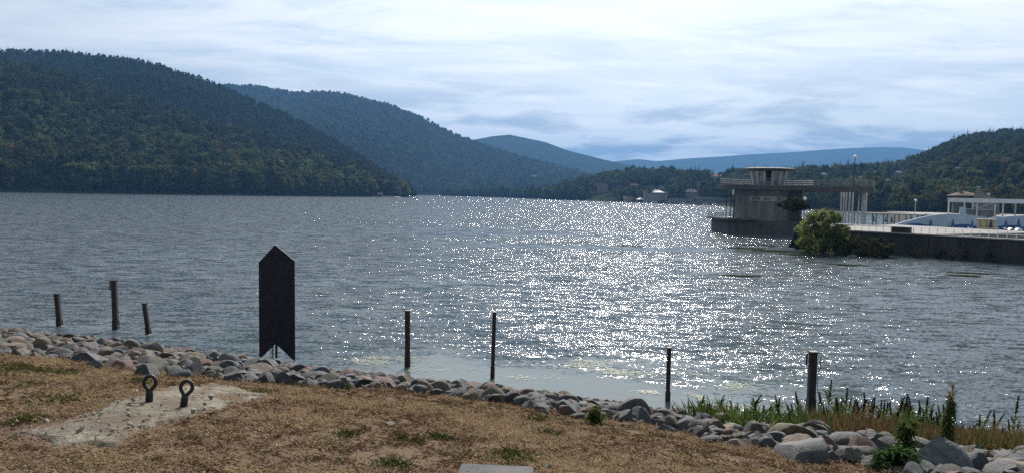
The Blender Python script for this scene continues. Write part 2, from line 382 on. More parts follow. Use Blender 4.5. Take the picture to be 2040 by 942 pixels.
def proto_collection(name, meshes):
    c = bpy.data.collections.new(name)
    for i, me in enumerate(meshes):
        o = bpy.data.objects.new('%s_%03d' % (name, i), me); c.objects.link(o)
    return c
def scatter(name, pts, rots, scls, idx, coll, label, cat):
    """one 'stuff' object: points carrying rotation, scale and a variant index, instanced by geometry nodes"""
    me = bpy.data.meshes.new(name); me.vertices.add(len(pts)); me.vertices.foreach_set('co', np.asarray(pts, np.float32).ravel())
    for an, ty, dat, key in (('rot', 'FLOAT_VECTOR', rots, 'vector'), ('scl', 'FLOAT_VECTOR', scls, 'vector'), ('idx', 'INT', idx, 'value')):
        at = me.attributes.new(an, ty, 'POINT')
        at.data.foreach_set(key, np.asarray(dat, np.int32 if ty == 'INT' else np.float32).ravel())
    me.update()
    o = bpy.data.objects.new(name, me); COL.objects.link(o)
    g = bpy.data.node_groups.new(name, 'GeometryNodeTree')
    g.interface.new_socket('Geometry', in_out='INPUT', socket_type='NodeSocketGeometry')
    g.interface.new_socket('Geometry', in_out='OUTPUT', socket_type='NodeSocketGeometry')
    gi = g.nodes.new('NodeGroupInput'); go = g.nodes.new('NodeGroupOutput')
    ip = g.nodes.new('GeometryNodeInstanceOnPoints'); ci = g.nodes.new('GeometryNodeCollectionInfo')
    ci.inputs['Collection'].default_value = coll; ci.inputs['Separate Children'].default_value = True; ci.inputs['Reset Children'].default_value = True
    def named(n, ty):
        a = g.nodes.new('GeometryNodeInputNamedAttribute'); a.data_type = ty; a.inputs['Name'].default_value = n
        return a.outputs[0]
    e2r = g.nodes.new('FunctionNodeEulerToRotation')
    g.links.new(named('rot', 'FLOAT_VECTOR'), e2r.inputs[0])
    g.links.new(gi.outputs[0], ip.inputs['Points']); g.links.new(ci.outputs[0], ip.inputs['Instance'])
    ip.inputs['Pick Instance'].default_value = True
    g.links.new(named('idx', 'INT'), ip.inputs['Instance Index']); g.links.new(e2r.outputs[0], ip.inputs['Rotation'])
    g.links.new(named('scl', 'FLOAT_VECTOR'), ip.inputs['Scale']); g.links.new(ip.outputs[0], go.inputs[0])
    md = o.modifiers.new('scatter', 'NODES'); md.node_group = g
    tag(o, label, cat, kind='stuff')
    return o

# ================================================================== SETTING
# ------------------------------------------------------------------ lake bank: shore-aligned frame (s towards the lake, t along the shore)
nrm = np.array([0.39, 0.92]); nrm /= np.linalg.norm(nrm); tan_ = np.array([nrm[1], -nrm[0]])
def st(P): P = np.asarray(P, float); return P[..., 0] * nrm[0] + P[..., 1] * nrm[1], P[..., 0] * tan_[0] + P[..., 1] * tan_[1]
def xy(s, t): return s * nrm[0] + t * tan_[0], s * nrm[1] + t * tan_[1]
WATER_PX = [(-160, 632), (0, 658), (110, 668), (170, 672), (230, 680), (300, 690), (400, 702), (520, 714), (600, 728), (680, 740), (760, 750), (830, 760), (930, 768),
            (1000, 776), (1080, 785), (1150, 795), (1250, 806), (1330, 820), (1400, 830), (1500, 842), (1650, 856), (1800, 870), (1950, 884), (2040, 892), (2200, 905)]
GRASS_PX = [(-160, 704), (0, 712), (60, 716), (130, 719), (200, 735), (270, 745), (390, 752), (440, 760), (520, 767), (600, 770), (700, 775), (760, 776), (860, 782),
            (960, 800), (1040, 809), (1100, 822), (1180, 835), (1290, 846), (1340, 856), (1400, 876), (1500, 892), (1560, 900), (1620, 912), (1700, 926), (1760, 940), (1900, 975), (2200, 1050)]
A0, B0 = 0.95, 0.165
wp = np.array([at_z(x, y, 0.0) for x, y in WATER_PX]); ws, wt = st(wp)
ge = []
for x, y in GRASS_PX:
    r = ray(x, y); k = A0 / (-r[2] - B0 * (r[0] * nrm[0] + r[1] * nrm[1])); ge.append(CAM + k * r)
ge = np.array(ge); es, et = st(ge)
o1, o2 = np.argsort(wt), np.argsort(et)
def s_water(t): return np.interp(t, wt[o1], ws[o1])
def s_edge(t): return np.interp(t, et[o2], es[o2])
def bank_drop(s, t):
    a = A0 + B0 * s
    near = 1.6 + np.log1p(np.exp(np.clip((a - 1.6) * 9, -40, 40))) / 9 - math.log(2) / 9 * np.exp(-((a - 1.6) / 0.3) ** 2)
    se, sw = s_edge(t), s_water(t)
    de = A0 + B0 * se
    far = de + (s - se) * (CAM[2] - de) / (sw - se)
    return np.where(s < se, near, far)
def bank_z(x, y, rough=True):
    s, t = st(np.stack([np.asarray(x, float), np.asarray(y, float)], -1))
    z = CAM[2] - bank_drop(s, t)
    if rough: z = z + 0.09 * fbm(x * 0.8, y * 0.8, 3, 4) + 0.02 * fbm(x * 7, y * 7, 9, 2)
    return z
def on_bank(px, py):
    r = ray(px, py); k = np.linspace(3.5, 34, 2400); P = CAM + k[:, None] * r
    below = P[:, 2] < np.maximum(bank_z(P[:, 0], P[:, 1]), -0.2)
    i = int(np.argmax(below)) if below.any() else -1
    return P[i]

ss = np.concatenate([np.arange(-12, 3, 0.5), np.arange(3, 15, 0.09), np.arange(15, 26, 0.35)])
tt = np.concatenate([np.arange(-60, -24, 1.0), np.arange(-24, 15, 0.09), np.arange(15, 45, 1.0)])
S, T = np.meshgrid(ss, tt, indexing='ij'); X, Y = xy(S, T)
Z = bank_z(X, Y)
V = np.stack([X, Y, Z], -1).reshape(-1, 3)
bank = link('lake_bank', np_mesh('lake_bank', V, grid_faces(len(ss), len(tt))[:, ::-1], 'dry_earth', True))
tag(bank, 'dry brown grassy bank sloping down to the stones and the lake', kind='structure')

# ------------------------------------------------------------------ water
xs = np.concatenate([-np.geomspace(9000, 40, 30), np.arange(-36, 62, 0.7), np.geomspace(64, 9000, 30)])
ys = np.concatenate([[-60, -20], np.arange(6, 100, 0.7), np.geomspace(101, 9500, 40)])
Xw, Yw = np.meshgrid(xs, ys, indexing='ij')
sw_, tw_ = st(np.stack([Xw, Yw], -1)); off = sw_ - s_water(tw_)
def sstep(a, b, x): q = np.clip((x - a) / (b - a), 0, 1); return q * q * (3 - 2 * q)
t_a, t_b = st(at_z(640, 735, 0))[1], st(at_z(1640, 850, 0))[1]
wn1 = fbm(Xw * 0.22, Yw * 0.35, 21, 4)
calm = (1 - sstep(2.5, 7.5, off + wn1 * 6)) * sstep(t_a - 1.5, t_a + 3, tw_ + wn1 * 4) * (1 - sstep(t_b - 4, t_b + 1, tw_ + wn1 * 4))
for cx, cy, rx, ry, k in ((1330, 497, 22, 3.2, 0.75), (1560, 500, 14, 3.5, 0.75), (1450, 545, 6, 1.6, 0.6), (1900, 548, 7, 1.5, 0.7), (90, 640, 7, 0.9, 0.5), (620, 616, 5, 0.5, 0.5)):
    c = at_z(cx, cy, 0); q = ((Xw - c[0]) / rx) ** 2 + ((Yw - c[1] + 0.25 * (Xw - c[0]) * 0.3) / ry) ** 2
    calm = np.maximum(calm, k * (1 - sstep(0.5, 1.3, q + wn1 * 1.6)))
Vw = np.stack([Xw, Yw, np.zeros_like(Xw)], -1).reshape(-1, 3)
wme = np_mesh('lake_water', Vw, grid_faces(len(xs), len(ys))[:, ::-1], 'lake_water', True)
ca = wme.attributes.new('calm', 'FLOAT', 'POINT'); ca.data.foreach_set('value', np.clip(calm, 0, 1).astype(np.float32).ravel())
water = link('lake_water', wme); tag(water, 'rippled grey blue lake water glittering under the sun', kind='structure')

# ------------------------------------------------------------------ hills
class Hill:
    def __init__(s, name, label, foot, ridge, mat, tree_h=8, amp=0.10, nscale=180.0, nv=40, step=12, seed=1, back=0.7, power=1.0):
        x0, x1 = ridge[0][0], ridge[-1][0]
        n = int((x1 - x0) / step) + 1; px = np.linspace(x0, x1, n)
        fd = np.interp(px, [f[0] for f in foot], [f[1] for f in foot])
        ry = np.interp(px, [r[0] for r in ridge], [r[1] for r in ridge]); rd = np.interp(px, [r[0] for r in ridge], [r[2] for r in ridge])
        F = np.array([at_depth(a, CY - 85, d) for a, d in zip(px, fd)]); R = np.array([at_depth(a, b, d) for a, b, d in zip(px, ry, rd)])
        R[:, 2] = np.maximum(R[:, 2] - tree_h, 0.5)
        v = np.concatenate([[-0.04], np.linspace(0, 1, nv), 1 + back * np.linspace(0.1, 1, 8)])
        Vv, _ = np.meshgrid(v, px, indexing='ij')
        Pxy = F[None, :, :2] * (1 - Vv[..., None]) + R[None, :, :2] * Vv[..., None]
        prof = np.where(Vv < 0, Vv * 40 / R[None, :, 2], np.where(Vv <= 1, np.clip(Vv, 0, 1) ** power, 1 - 0.8 * (Vv - 1) / back))
        z = R[None, :, 2] * prof
        w = np.clip(4 * Vv * (1 - Vv), 0, 1) + 0.12 * (Vv > 0.9)
        z = z + R[None, :, 2] * amp * 2 * w * fbm(Pxy[..., 0] / nscale, Pxy[..., 1] / nscale, seed, 5)
        z = np.where(Vv < 0, -2.0, np.maximum(z, 0.4 * np.clip(Vv * 20, 0, 1)))
        s.P = np.concatenate([Pxy, z[..., None]], -1); s.v = v
        me = np_mesh(name, s.P.reshape(-1, 3), grid_faces(len(v), n), mat, True)
        s.o = link(name, me); tag(s.o, label, kind='structure')
        q = s.P[:nv + 1]
        s.fx, s.fy, s.fd = project(q)
        s.nv = nv
    def hit(s, px, py):
        """terrain point seen at a pixel (the nearest grid point of the front slope, refined along the ray)"""
        e = (s.fx - px) ** 2 + (s.fy - py) ** 2
        i, j = np.unravel_index(np.argmin(e), e.shape); p = s.P[i, j]
        q = at_depth(px, py, p[1]); return np.array([q[0], q[1], p[2]])
    def sample(s, n, vmax=1.04, vmin=0.01):
        i0 = 1; hi = s.nv + 2
        A, B, C = s.P[i0:hi - 1, :-1], s.P[i0 + 1:hi, :-1], s.P[i0:hi - 1, 1:]
        ar = np.linalg.norm(np.cross(B - A, C - A), axis=-1); pr = (ar / ar.sum()).ravel()
        k = RNG.choice(len(pr), n, p=pr); i, j = np.unravel_index(k, ar.shape); a, b = RNG.random(n)[:, None], RNG.random(n)[:, None]
        i = i + i0; D = s.P[i + 1, j + 1]
        P = (s.P[i, j] * (1 - a) + s.P[i + 1, j] * a) * (1 - b) + (s.P[i, j + 1] * (1 - a) + D * a) * b
        vv = s.v[i] * (1 - a[:, 0]) + s.v[i + 1] * a[:, 0]
        ok = (vv > vmin) & (vv < vmax); return P[ok], vv[ok]

hill_far = Hill('far_ridge', 'long blue mountain ridge at the back of the valley', [(1000, 4800), (2300, 4800)],
    [(900, 345, 6500), (1050, 338, 6500), (1180, 327, 6800), (1240, 320, 7000), (1270, 317, 7000), (1310, 321, 7000), (1370, 316, 7000), (1430, 313, 7000), (1500, 308, 7000), (1560, 305, 7000),
     (1640, 298, 7000), (1700, 295, 7000), (1760, 293, 7000), (1800, 294, 7000), (1860, 301, 7000), (1950, 290, 7000), (2100, 280, 7000), (2400, 300, 7000)], 'far_forest', 0, 0.10, 700, seed=31)
hill_third = Hill('third_hill', 'low blue wooded hill beyond the second hill', [(700, 3000), (1500, 2900)],
    [(760, 330, 4200), (850, 300, 4200), (940, 280, 4200), (980, 272, 4200), (1015, 269, 4200), (1050, 276, 4200), (1085, 283, 4200), (1130, 300, 4100), (1200, 318, 4000), (1260, 331, 3900), (1330, 343, 3800), (1420, 355, 3700), (1500, 372, 3600)], 'far_forest', 0, 0.09, 420, seed=41)
hill_second = Hill('second_hill', 'broad blue green wooded hill in the middle of the far shore', [(200, 1250), (700, 1350), (830, 1600), (950, 1750), (1300, 1900)],
    [(-300, 210, 2200), (200, 215, 2300), (380, 190, 2500), (440, 172, 2600), (510, 173, 2600), (580, 186, 2600), (650, 184, 2600), (700, 192, 2600), (780, 213, 2600), (830, 235, 2600), (880, 259, 2600), (930, 281, 2600),
     (1000, 303, 2600), (1080, 327, 2500), (1150, 345, 2450), (1210, 360, 2400), (1300, 382, 2300)], 'forest_floor', 8, 0.12, 330, seed=51)
hill_back = Hill('left_back_hill', 'dark pine covered ridge rising at the left', [(-600, 640), (0, 660), (440, 760), (700, 880), (820, 1050)],
    [(-900, 120, 1150), (-400, 85, 1150), (-100, 96, 1150), (0, 97, 1150), (80, 98, 1150), (140, 101, 1150), (200, 112, 1150), (300, 126, 1150), (350, 141, 1160), (400, 157, 1180), (440, 171, 1200), (500, 196, 1200), (560, 222, 1200),
     (620, 252, 1180), (680, 286, 1150), (740, 322, 1120), (790, 356, 1080), (830, 385, 1060)], 'forest_floor', 7, 0.17, 190, seed=61)
hill_front = Hill('left_front_hill', 'wooded slope running down to the left shore of the lake', [(-600, 400), (0, 463), (400, 557), (600, 660), (780, 806), (815, 860)],
    [(-900, 150, 700), (-400, 120, 740), (-100, 124, 760), (0, 136, 770), (100, 152, 780), (200, 186, 790), (300, 216, 800), (400, 246, 820), (500, 278, 840), (600, 306, 860), (680, 330, 870), (740, 351, 880), (780, 368, 885), (815, 383, 890)], 'forest_floor', 9, 0.17, 150, seed=71, step=9)
hill_right = Hill('right_shore_hill', 'wooded hill with houses along the right shore of the lake',
    [(880, 1500), (940, 1400), (1000, 1283), (1100, 1020), (1250, 856), (1350, 730), (1450, 632), (1600, 520), (1800, 400), (2040, 320), (2600, 250)],
    [(880, 389, 1560), (960, 387, 1480), (1060, 385, 1380), (1110, 378, 1300), (1150, 362, 1220), (1200, 350, 1180), (1260, 345, 1120), (1330, 346, 1060), (1450, 349, 980), (1560, 346, 930), (1640, 341, 900), (1720, 338, 880), (1790, 333, 880), (1830, 320, 890), (1870, 302, 900),
     (1900, 288, 910), (1930, 277, 920), (1970, 271, 920), (2040, 269, 900), (2200, 262, 850), (2600, 250, 700)], 'forest_floor', 7, 0.10, 120, seed=83, step=9)
lake_bed = MB().box(-9500, 9500, -400, 9500, -3.2, -3.0).build('lake_bed', 'sand'); tag(lake_bed, 'sandy bed under the lake water', kind='structure')

# ------------------------------------------------------------------ tree prototypes
def leaf_cloud(rng, centers, radii, per, size, flat=0.6):
    C, R = np.asarray(centers, float), np.asarray(radii, float)
    n = len(C) * per
    c = np.repeat(C, per, 0); r = np.repeat(R, per)
    d = rng.normal(size=(n, 3)); d /= np.linalg.norm(d, axis=1)[:, None]
    p = c + d * (r * rng.random(n) ** 0.4)[:, None] * np.array([1, 1, flat])
    a = rng.normal(size=(n, 3)); a /= np.linalg.norm(a, axis=1)[:, None]
    b = np.cross(a, d + 0.3 * rng.normal(size=(n, 3))); b /= np.linalg.norm(b, axis=1)[:, None] + 1e-9
    s = size * (0.55 + 0.9 * rng.random(n))[:, None]
    V = np.stack([p - a * s * 0.6, p + b * s * 0.38, p + a * s * 0.6, p - b * s * 0.38], 1).reshape(-1, 3)
    return V, np.arange(4 * n).reshape(-1, 4)
def broadleaf(seed, h=11.0, w=8.0, nclump=26, per=16, size=1.0, low=0.18):
    rng = np.random.default_rng(seed); cs = []; rs = []
    for k in range(nclump):
        zf = rng.random() ** 0.8; z = h * (low + (0.97 - low) * zf)
        prof = math.sin(math.pi * min(1, max(0.03, (zf * 0.86 + 0.14))) ** 0.85) ** 0.6
        th = rng.random() * 2 * math.pi; rr = w * 0.5 * prof * (0.35 + 0.65 * rng.random() ** 0.5)
        cs.append((rr * math.cos(th), rr * math.sin(th), z)); rs.append(w * (0.12 + 0.10 * rng.random()))
    return leaf_cloud(rng, cs, rs, per, size, 0.75), (h, w, low)
def conifer(seed, h=15.0, w=5.0, layers=13, per=22, size=0.9):
    rng = np.random.default_rng(seed); Vs = []; n = 0
    for k in range(layers):
        f = k / (layers - 1); z = h * (0.12 + 0.86 * f); R = w * 0.5 * (1 - f) ** 0.85 + 0.12
        m = max(6, int(per * (1 - 0.7 * f)))
        th = rng.random(m) * 2 * math.pi; L_ = R * (0.65 + 0.5 * rng.random(m)); dz = -L_ * (0.25 + 0.3 * rng.random(m)); hw = 0.22 * size + 0.16 * L_
        ca, sa = np.cos(th), np.sin(th); z0 = z + 0.5 * rng.random(m)
        base = np.stack([0.1 * ca, 0.1 * sa, z0], 1); tip = np.stack([L_ * ca, L_ * sa, z0 + dz], 1); mid = 0.45 * base + 0.55 * tip + np.array([0, 0, 0.15]); side = np.stack([-sa, ca, rng.normal(0, 0.4, m)], 1) * hw[:, None]
        Vs.append(np.stack([base, mid + side, tip, mid - side], 1).reshape(-1, 3))
    V = np.concatenate(Vs); return (V, np.arange(len(V)).reshape(-1, 4)), (h, w, 0.1)
def trunk_mb(h, w, low, seed, n=6, lean=0.0):
    rng = random.Random(seed); m = MB(); r = 0.022 * h
    m.tube([(0, 0, -0.6), (0.1 * lean, 0, h * low), (0.3 * lean, 0.05 * w, h * 0.55), (0.5 * lean, 0.02 * w, h * 0.86)], [r * 1.25, r, r * 0.55, r * 0.14], n)
    for k in range(4):
        th = rng.random() * 6.28; z = h * (low + 0.12 + 0.12 * k)
        m.tube([(0.2 * lean, 0, z), (0.2 * w * math.cos(th), 0.2 * w * math.sin(th), z + 0.1 * h), (0.36 * w * math.cos(th), 0.36 * w * math.sin(th), z + 0.17 * h)], [r * 0.45, r * 0.3, r * 0.1], 4)
    return m
TREES = []     # (kind, crown mesh, trunk mesh, joined mesh, height, width)
def add_tree(kind, crown, mat, seed):
    (V, F), (h, w, low) = crown
    cm = np_mesh('crown', V, F, mat); tm = trunk_mb(h, w, low, seed); tme = tm.mesh('trunk', 'bark')
    tv = np.array(tm.v); q = np.concatenate([V, tv]); nv = len(V)
    me = bpy.data.meshes.new('tree'); me.from_pydata([tuple(a) for a in q], [], [tuple(f) for f in F] + [tuple(i + nv for i in f) for f in tm.f])
    me.materials.append(MATS[mat]); me.materials.append(MATS['bark']); me.polygons.foreach_set('material_index', [0] * len(F) + [1] * len(tm.f)); me.update()
    TREES.append((kind, cm, tme, me, h, w))
for k in range(4): add_tree('dark', broadleaf(100 + k, 11 + k, 8 + 0.6 * k), 'leaf_dark', k)          # 0-3
for k in range(4): add_tree('green', broadleaf(110 + k, 10 + k, 8.5), 'leaf_green', k)                # 4-7
for k in range(3): add_tree('yellow', broadleaf(120 + k, 9 + k, 8, 24, 16), 'leaf_yellow', k)         # 8-10
for k in range(2): add_tree('rust', broadleaf(130 + k, 10 + k, 7.5, 24, 16), 'leaf_rust', k)          # 11-12
for k in range(4): add_tree('pine', conifer(140 + k, 14 + 1.5 * k, 5 + 0.4 * k), 'needle', k)         # 13-16
add_tree('poplar', broadleaf(150, 20, 4.4, 34, 14, 1.0, 0.06), 'leaf_dark', 3)                        # 17
add_tree('olive', broadleaf(151, 10, 9), 'leaf_olive', 3)                                             # 18
TREECOL = proto_collection('tree_kind', [t[3] for t in TREES])
SIGHT = []   # (x0, x1, y0, y1, depth): clearings in front of houses
def open_sight(P, h):
    x, y, d = project(P); ph = h * FPX / d; ok = np.ones(len(P), bool)
    for x0, x1, y0, y1, dd in SIGHT:
        ok &= ~((x > x0 - ph * 0.3) & (x < x1 + ph * 0.3) & (y - ph < y1) & (y > y0) & (d < dd + 3))
    return ok
def in_view(P, m=260): x, y, d = project(P); return (x > -m) & (x < 2040 + m) & (d > 10)
def forest(name, label, P, kinds, scale, sj=0.42):
    n = len(P); i = np.asarray(kinds, int)
    s = scale * (1 - sj + 2 * sj * RNG.random(n)); sc3 = np.stack([s * (0.9 + 0.25 * RNG.random(n)), s * (0.9 + 0.25 * RNG.random(n)), s], 1)
    r = np.stack([0.06 * RNG.normal(size=n), 0.06 * RNG.normal(size=n), RNG.random(n) * 6.28], 1)
    return scatter(name, P, r, sc3, i, TREECOL, label, 'trees')
def one_tree(k, P, scale, label, group=None, rz=None, name=None):
    kind, cm, tm, _, h, w = TREES[k]
    nm = name or {'pine': 'conifer_tree', 'poplar': 'poplar_tree'}.get(kind, 'broadleaf_tree')
    e = empty(nm, P, random.random() * 6.28 if rz is None else rz, label, 'tree', group); e.scale = (scale,) * 3 if isinstance(scale, (int, float)) else scale
    link('crown', cm, e); link('trunk', tm, e); return e

# ================================================================== FAR SHORE: buildings
def facing(P): return -math.atan2(P[0], P[1])
def clear_for(P, w, h, margin=0.15):
    x, y, d = project(P); k = FPX / d
    SIGHT.append((x - w * k / 2, x + w * k / 2, y - h * k, y - margin * h * k, d))
def building(name, P, w, dep, h, wall, roof, rtype, label, cat='house', cols=0, rows=0, rh=2.0, sink=1.5, dz=0.0, rz=0.0, group=None, win='glass_dark', ww=1.0, wh=1.3):
    e = empty(name, (P[0], P[1], P[2] + dz), facing(P) + rz, label, cat, group)
    MB().box(-w / 2, w / 2, 0, dep, -sink, h).build('wall', wall, e)
    if rtype == 'gable':
        m = MB(); o = 0.4
        m.add([(-w / 2 - o, -o, h), (w / 2 + o, -o, h), (w / 2 + o, dep + o, h), (-w / 2 - o, dep + o, h), (-w / 2 - o, dep / 2, h + rh), (w / 2 + o, dep / 2, h + rh)],
              [(0, 1, 5, 4), (2, 3, 4, 5), (0, 4, 3), (1, 2, 5), (3, 2, 1, 0)]); rf = m.build('roof', roof, e)
        MB().box(w * 0.2, w * 0.2 + 0.6, dep * 0.4, dep * 0.4 + 0.6, h + 0.2, h + rh + 0.6).build('chimney', 'brick_wall', rf)
    elif rtype == 'hip':
        m = MB(); o = 0.6
        m.add([(-w / 2 - o, -o, h), (w / 2 + o, -o, h), (w / 2 + o, dep + o, h), (-w / 2 - o, dep + o, h), (-w * 0.22, dep / 2, h + rh), (w * 0.22, dep / 2, h + rh)],
              [(0, 1, 5, 4), (1, 2, 5), (2, 3, 4, 5), (3, 0, 4), (3, 2, 1, 0)]); m.build('roof', roof, e)
    else:
        MB().box(-w / 2 - 0.5, w / 2 + 0.5, -0.5, dep + 0.5, h + 0.005, h + 0.005 + rh).build('roof', roof, e)
    for r in range(rows):
        for c in range(cols):
            x = -w / 2 + w * (c + 0.5) / cols; z = h * (r + 0.55) / rows
            f = MB().box(-ww / 2 - 0.12, ww / 2 + 0.12, -0.07, 0.0, -wh / 2 - 0.12, wh / 2 + 0.12).build('window', 'white_paint', e, (x, -0.01, z))
            MB().box(-ww / 2, ww / 2, -0.09, -0.075, -wh / 2, wh / 2).build('pane', win, f)
    clear_for(P + np.array([0, 0, dz]), w, h + rh); return e
def shore(px, z=0.6, back=8):
    d = np.interp(px, [1000, 1100, 1250, 1350, 1450, 1600], [1283, 1020, 856, 730, 632, 520]) + back
    q = at_depth(px, CY - 85, d); return np.array([q[0], q[1], z])
# lakeside row, left to right
building('boat_shed', shore(1252, 1.2), 10.5, 8, 3.2, 'cream_wall', 'rust_roof', 'gable', 'low red roofed shed by the water left of the grey lakeside hotel', 'shed', 4, 1, 2.2)
tn = empty('white_tent', shore(1276, 1.0), 0, 'white pointed party tent between the red roofed shed and the grey hotel', 'tent')
MB().lathe([(4.4, 2.2), (3.9, 2.5), (2.0, 3.4), (0.3, 4.6), (0.05, 5.0)], 12).build('canopy', 'white_paint', tn)
for a, b in ((-3.6, -2.4), (3.6, -2.4), (3.6, 2.4), (-3.6, 2.4)): MB().tube([(a, b, -1), (a, b, 2.3)], 0.08, 6).build('pole', 'white_paint', tn)
clear_for(shore(1276, 1.0), 9, 5, 0.1)
P = shore(1307, 1.2, 12); k = 1 / (FPX / P[1])
ho = building('lakeside_hotel', P, 46 * k, 18, 9.2, 'stone_wall', 'dark_roof', 'flat', 'grey castle like lakeside hotel with white metal roof and corner turrets', 'hotel', 9, 3, 0.5)
for x in (-22 * k, 22 * k): 
    tu = MB().lathe([(1.5, -1), (1.5, 10.2), (1.7, 10.6), (1.7, 11.2)], 12, (x, 0)).build('turret', 'stone_wall', ho)
MB().add([(-8 * k, 3, 9.7), (18 * k, 3, 9.7), (18 * k, 15, 9.7), (-8 * k, 15, 9.7), (-3 * k, 9, 13.0), (6 * k, 9, 12.2)], [(0, 1, 5, 4), (1, 2, 5), (2, 3, 4, 5), (3, 0, 4)]).build('metal_roof', 'metal_roof', ho)
MB().box(-16 * k, -8 * k, 4, 10, 9.7, 11.4).build('penthouse', 'dark_roof', ho)
P = shore(1361, 1.0, 10)
bo = building('boathouse', P, 56 * P[1] / FPX, 10, 4.4, 'grey_concrete', 'dark_roof', 'flat', 'long low boathouse with white pillars right of the grey hotel', 'boathouse', 0, 0, 0.5)
for i in range(11):
    x = (-26 + 5.2 * i) * P[1] / FPX
    MB().box(x - 0.35, x + 0.35, -0.5, -0.01, -0.5, 4.2).build('pillar', 'white_paint', bo)
    if i < 10: MB().box(x + 0.55, x + 1.95, -0.06, -0.01, 0.2, 3.4).build('door', 'glass_dark', bo)
P = shore(1420, 1.0, 16)
building('rowing_club', P, 64 * P[1] / FPX, 12, 5.2, 'base_concrete', 'white_concrete', 'flat', 'wide flat roofed two storey club house just left of the intake tower', 'building', 12, 2, 0.35, win='glass_dark', ww=1.4)
# higher up
P = hill_right.hit(1376, 392)
pg = building('pagoda_house', P, 24 * P[1] / FPX, 10, 4.2, 'stone_wall', 'dark_roof', 'hip', 'grey house with tall hipped roof above the long boathouse', 'house', 4, 1, 3.2)
P = hill_right.hit(1196, 386)
oh = building('sanatorium', P, 30 * P[1] / FPX, 14, 13.5, 'brick_wall', 'dark_roof', 'flat', 'tall reddish hotel block among trees on the far shore', 'hotel', 7, 4, 0.5, ww=1.5, wh=1.6)
MB().box(-26 * P[1] / FPX, -15.1 * P[1] / FPX, 3, 15, -1.5, 8.5).build('wing', 'cream_wall', oh); MB().tube([(13, 3, 13.9), (13, 3, 19)], 0.12, 5).build('mast', 'white_paint', oh)
P = hill_right.hit(1310, 379)
building('terrace_block', P, 30 * P[1] / FPX, 10, 5.6, 'cream_wall', 'white_concrete', 'flat', 'pale terraced block on the slope behind the grey hotel', 'building', 7, 2, 0.35)
houses = [(1263, 376, 17, 'rust_roof', 'gable', 'red roofed house on the slope left of the pale terraced block'),
          (1225, 380, 9, 'white_concrete', 'flat', 'small white flat roofed house right of the reddish hotel block'),
          (1428, 349, 20, 'rust_roof', 'gable', 'red roofed house on the skyline above the club house'),
          (1393, 366, 9, 'white_concrete', 'flat', 'small pale house in the trees above the grey hipped roof'),
          (1643, 347, 15, 'metal_roof', 'gable', 'pale roofed house on the skyline right of the tower kiosk'),
          (1713, 360, 11, 'metal_roof', 'gable', 'white roofed house seen just above the platform railing'),
          (1745, 341, 13, 'metal_roof', 'hip', 'white roofed house on the skyline right of the tall globe lamp'),
          (1788, 351, 18, 'metal_roof', 'gable', 'pale wide house high on the slope below the right hilltop'),
          (1765, 366, 10, 'cream_wall', 'gable', 'small cream house in the trees right of the platform end'),
          (1850, 362, 12, 'cream_wall', 'hip', 'cream house half hidden in trees left of the brown pavilion roof'),
          (1966, 372, 12, 'white_concrete', 'flat', 'white flat roofed house behind the concrete chimney'),
          (2024, 384, 14, 'white_concrete', 'flat', 'white modern house with pillars at the right edge of the slope'),
          (1905, 345, 10, 'cream_wall', 'gable', 'small house high in the woods above the white canopy')]
for x, y, wpx, roof, rt, lab in houses:
    P = hill_right.hit(x, y); w = wpx * P[1] / FPX
    building('house', P, w, w * 0.7, max(2.8, w * 0.36), 'cream_wall', roof, rt, lab, 'house', 2, 1, 0.4 if rt == 'flat' else max(1.4, w * 0.2), group='houses on the right slope')
# tower crane on the right slope
P = hill_right.hit(1995, 352); k = P[1] / FPX
cr = empty('tower_crane', P, facing(P), 'thin yellow tower crane on the wooded right slope', 'crane')
m = MB()
for a, b in ((-.6, -.6), (.6, -.6), (.6, .6), (-.6, .6)): m.tube([(a, b, -1), (a, b, 33 * k)], 0.09, 4)
for i in range(12): m.tube([(-.6, -.6, i * 33 * k / 12), (.6, -.6, (i + 1) * 33 * k / 12)], 0.05, 4)
m.build('mast', 'crane_yellow', cr)
m = MB()
for z in (33 * k, 33 * k + 1.1): m.tube([(-30 * k, 0, z), (9 * k, 0, z)], 0.07, 4)
for i in range(14): m.tube([((-30 + i * 2.7) * k, 0, 33 * k), ((-28.6 + i * 2.7) * k, 0, 33 * k + 1.1)], 0.04, 4)
m.build('jib', 'crane_yellow', cr); MB().box(6 * k, 9 * k, -.6, .6, 33 * k - 1.4, 33 * k - 0.1).build('counterweight', 'grey_concrete', cr)
SIGHT.append((1966, 2004, 317, 346, P[1]))
# hut and sand spit at the promontory
P = at_depth(760, CY - 85, 800); P[2] = 0.0
m = MB(); pl = [(20 * math.cos(a) * (1 + 0.25 * math.sin(3 * a)), 11 * math.sin(a) * (1 + 0.2 * math.cos(2 * a))) for a in np.linspace(0, 6.28, 40)[:-1]]
vs = [(x, y, -1.0) for x, y in pl] + [(x * 0.8, y * 0.7, 0.6) for x, y in pl] + [(0, 0, 1.0)]; n = len(pl)
m.add(vs, [(i, (i + 1) % n, n + (i + 1) % n, n + i) for i in range(n)] + [(n + i, n + (i + 1) % n, 2 * n) for i in range(n)])
sp = m.build('sand_spit', 'sand', None, P, True); tag(sp, 'pale sandy spit at the tip of the left promontory', kind='structure')
P2 = P + np.array([-2, 3, 0.7])
building('white_hut', P2, 5.2, 4, 3.6, 'white_paint', 'white_concrete', 'flat', 'small white hut on the sand spit at the promontory tip', 'hut', 1, 1, 0.3)
P = hill_second.hit(1064, 352)
building('house', P, 16, 10, 6, 'white_paint', 'white_concrete', 'flat', 'single white house on the blue second hill', 'house', 3, 1, 0.5)
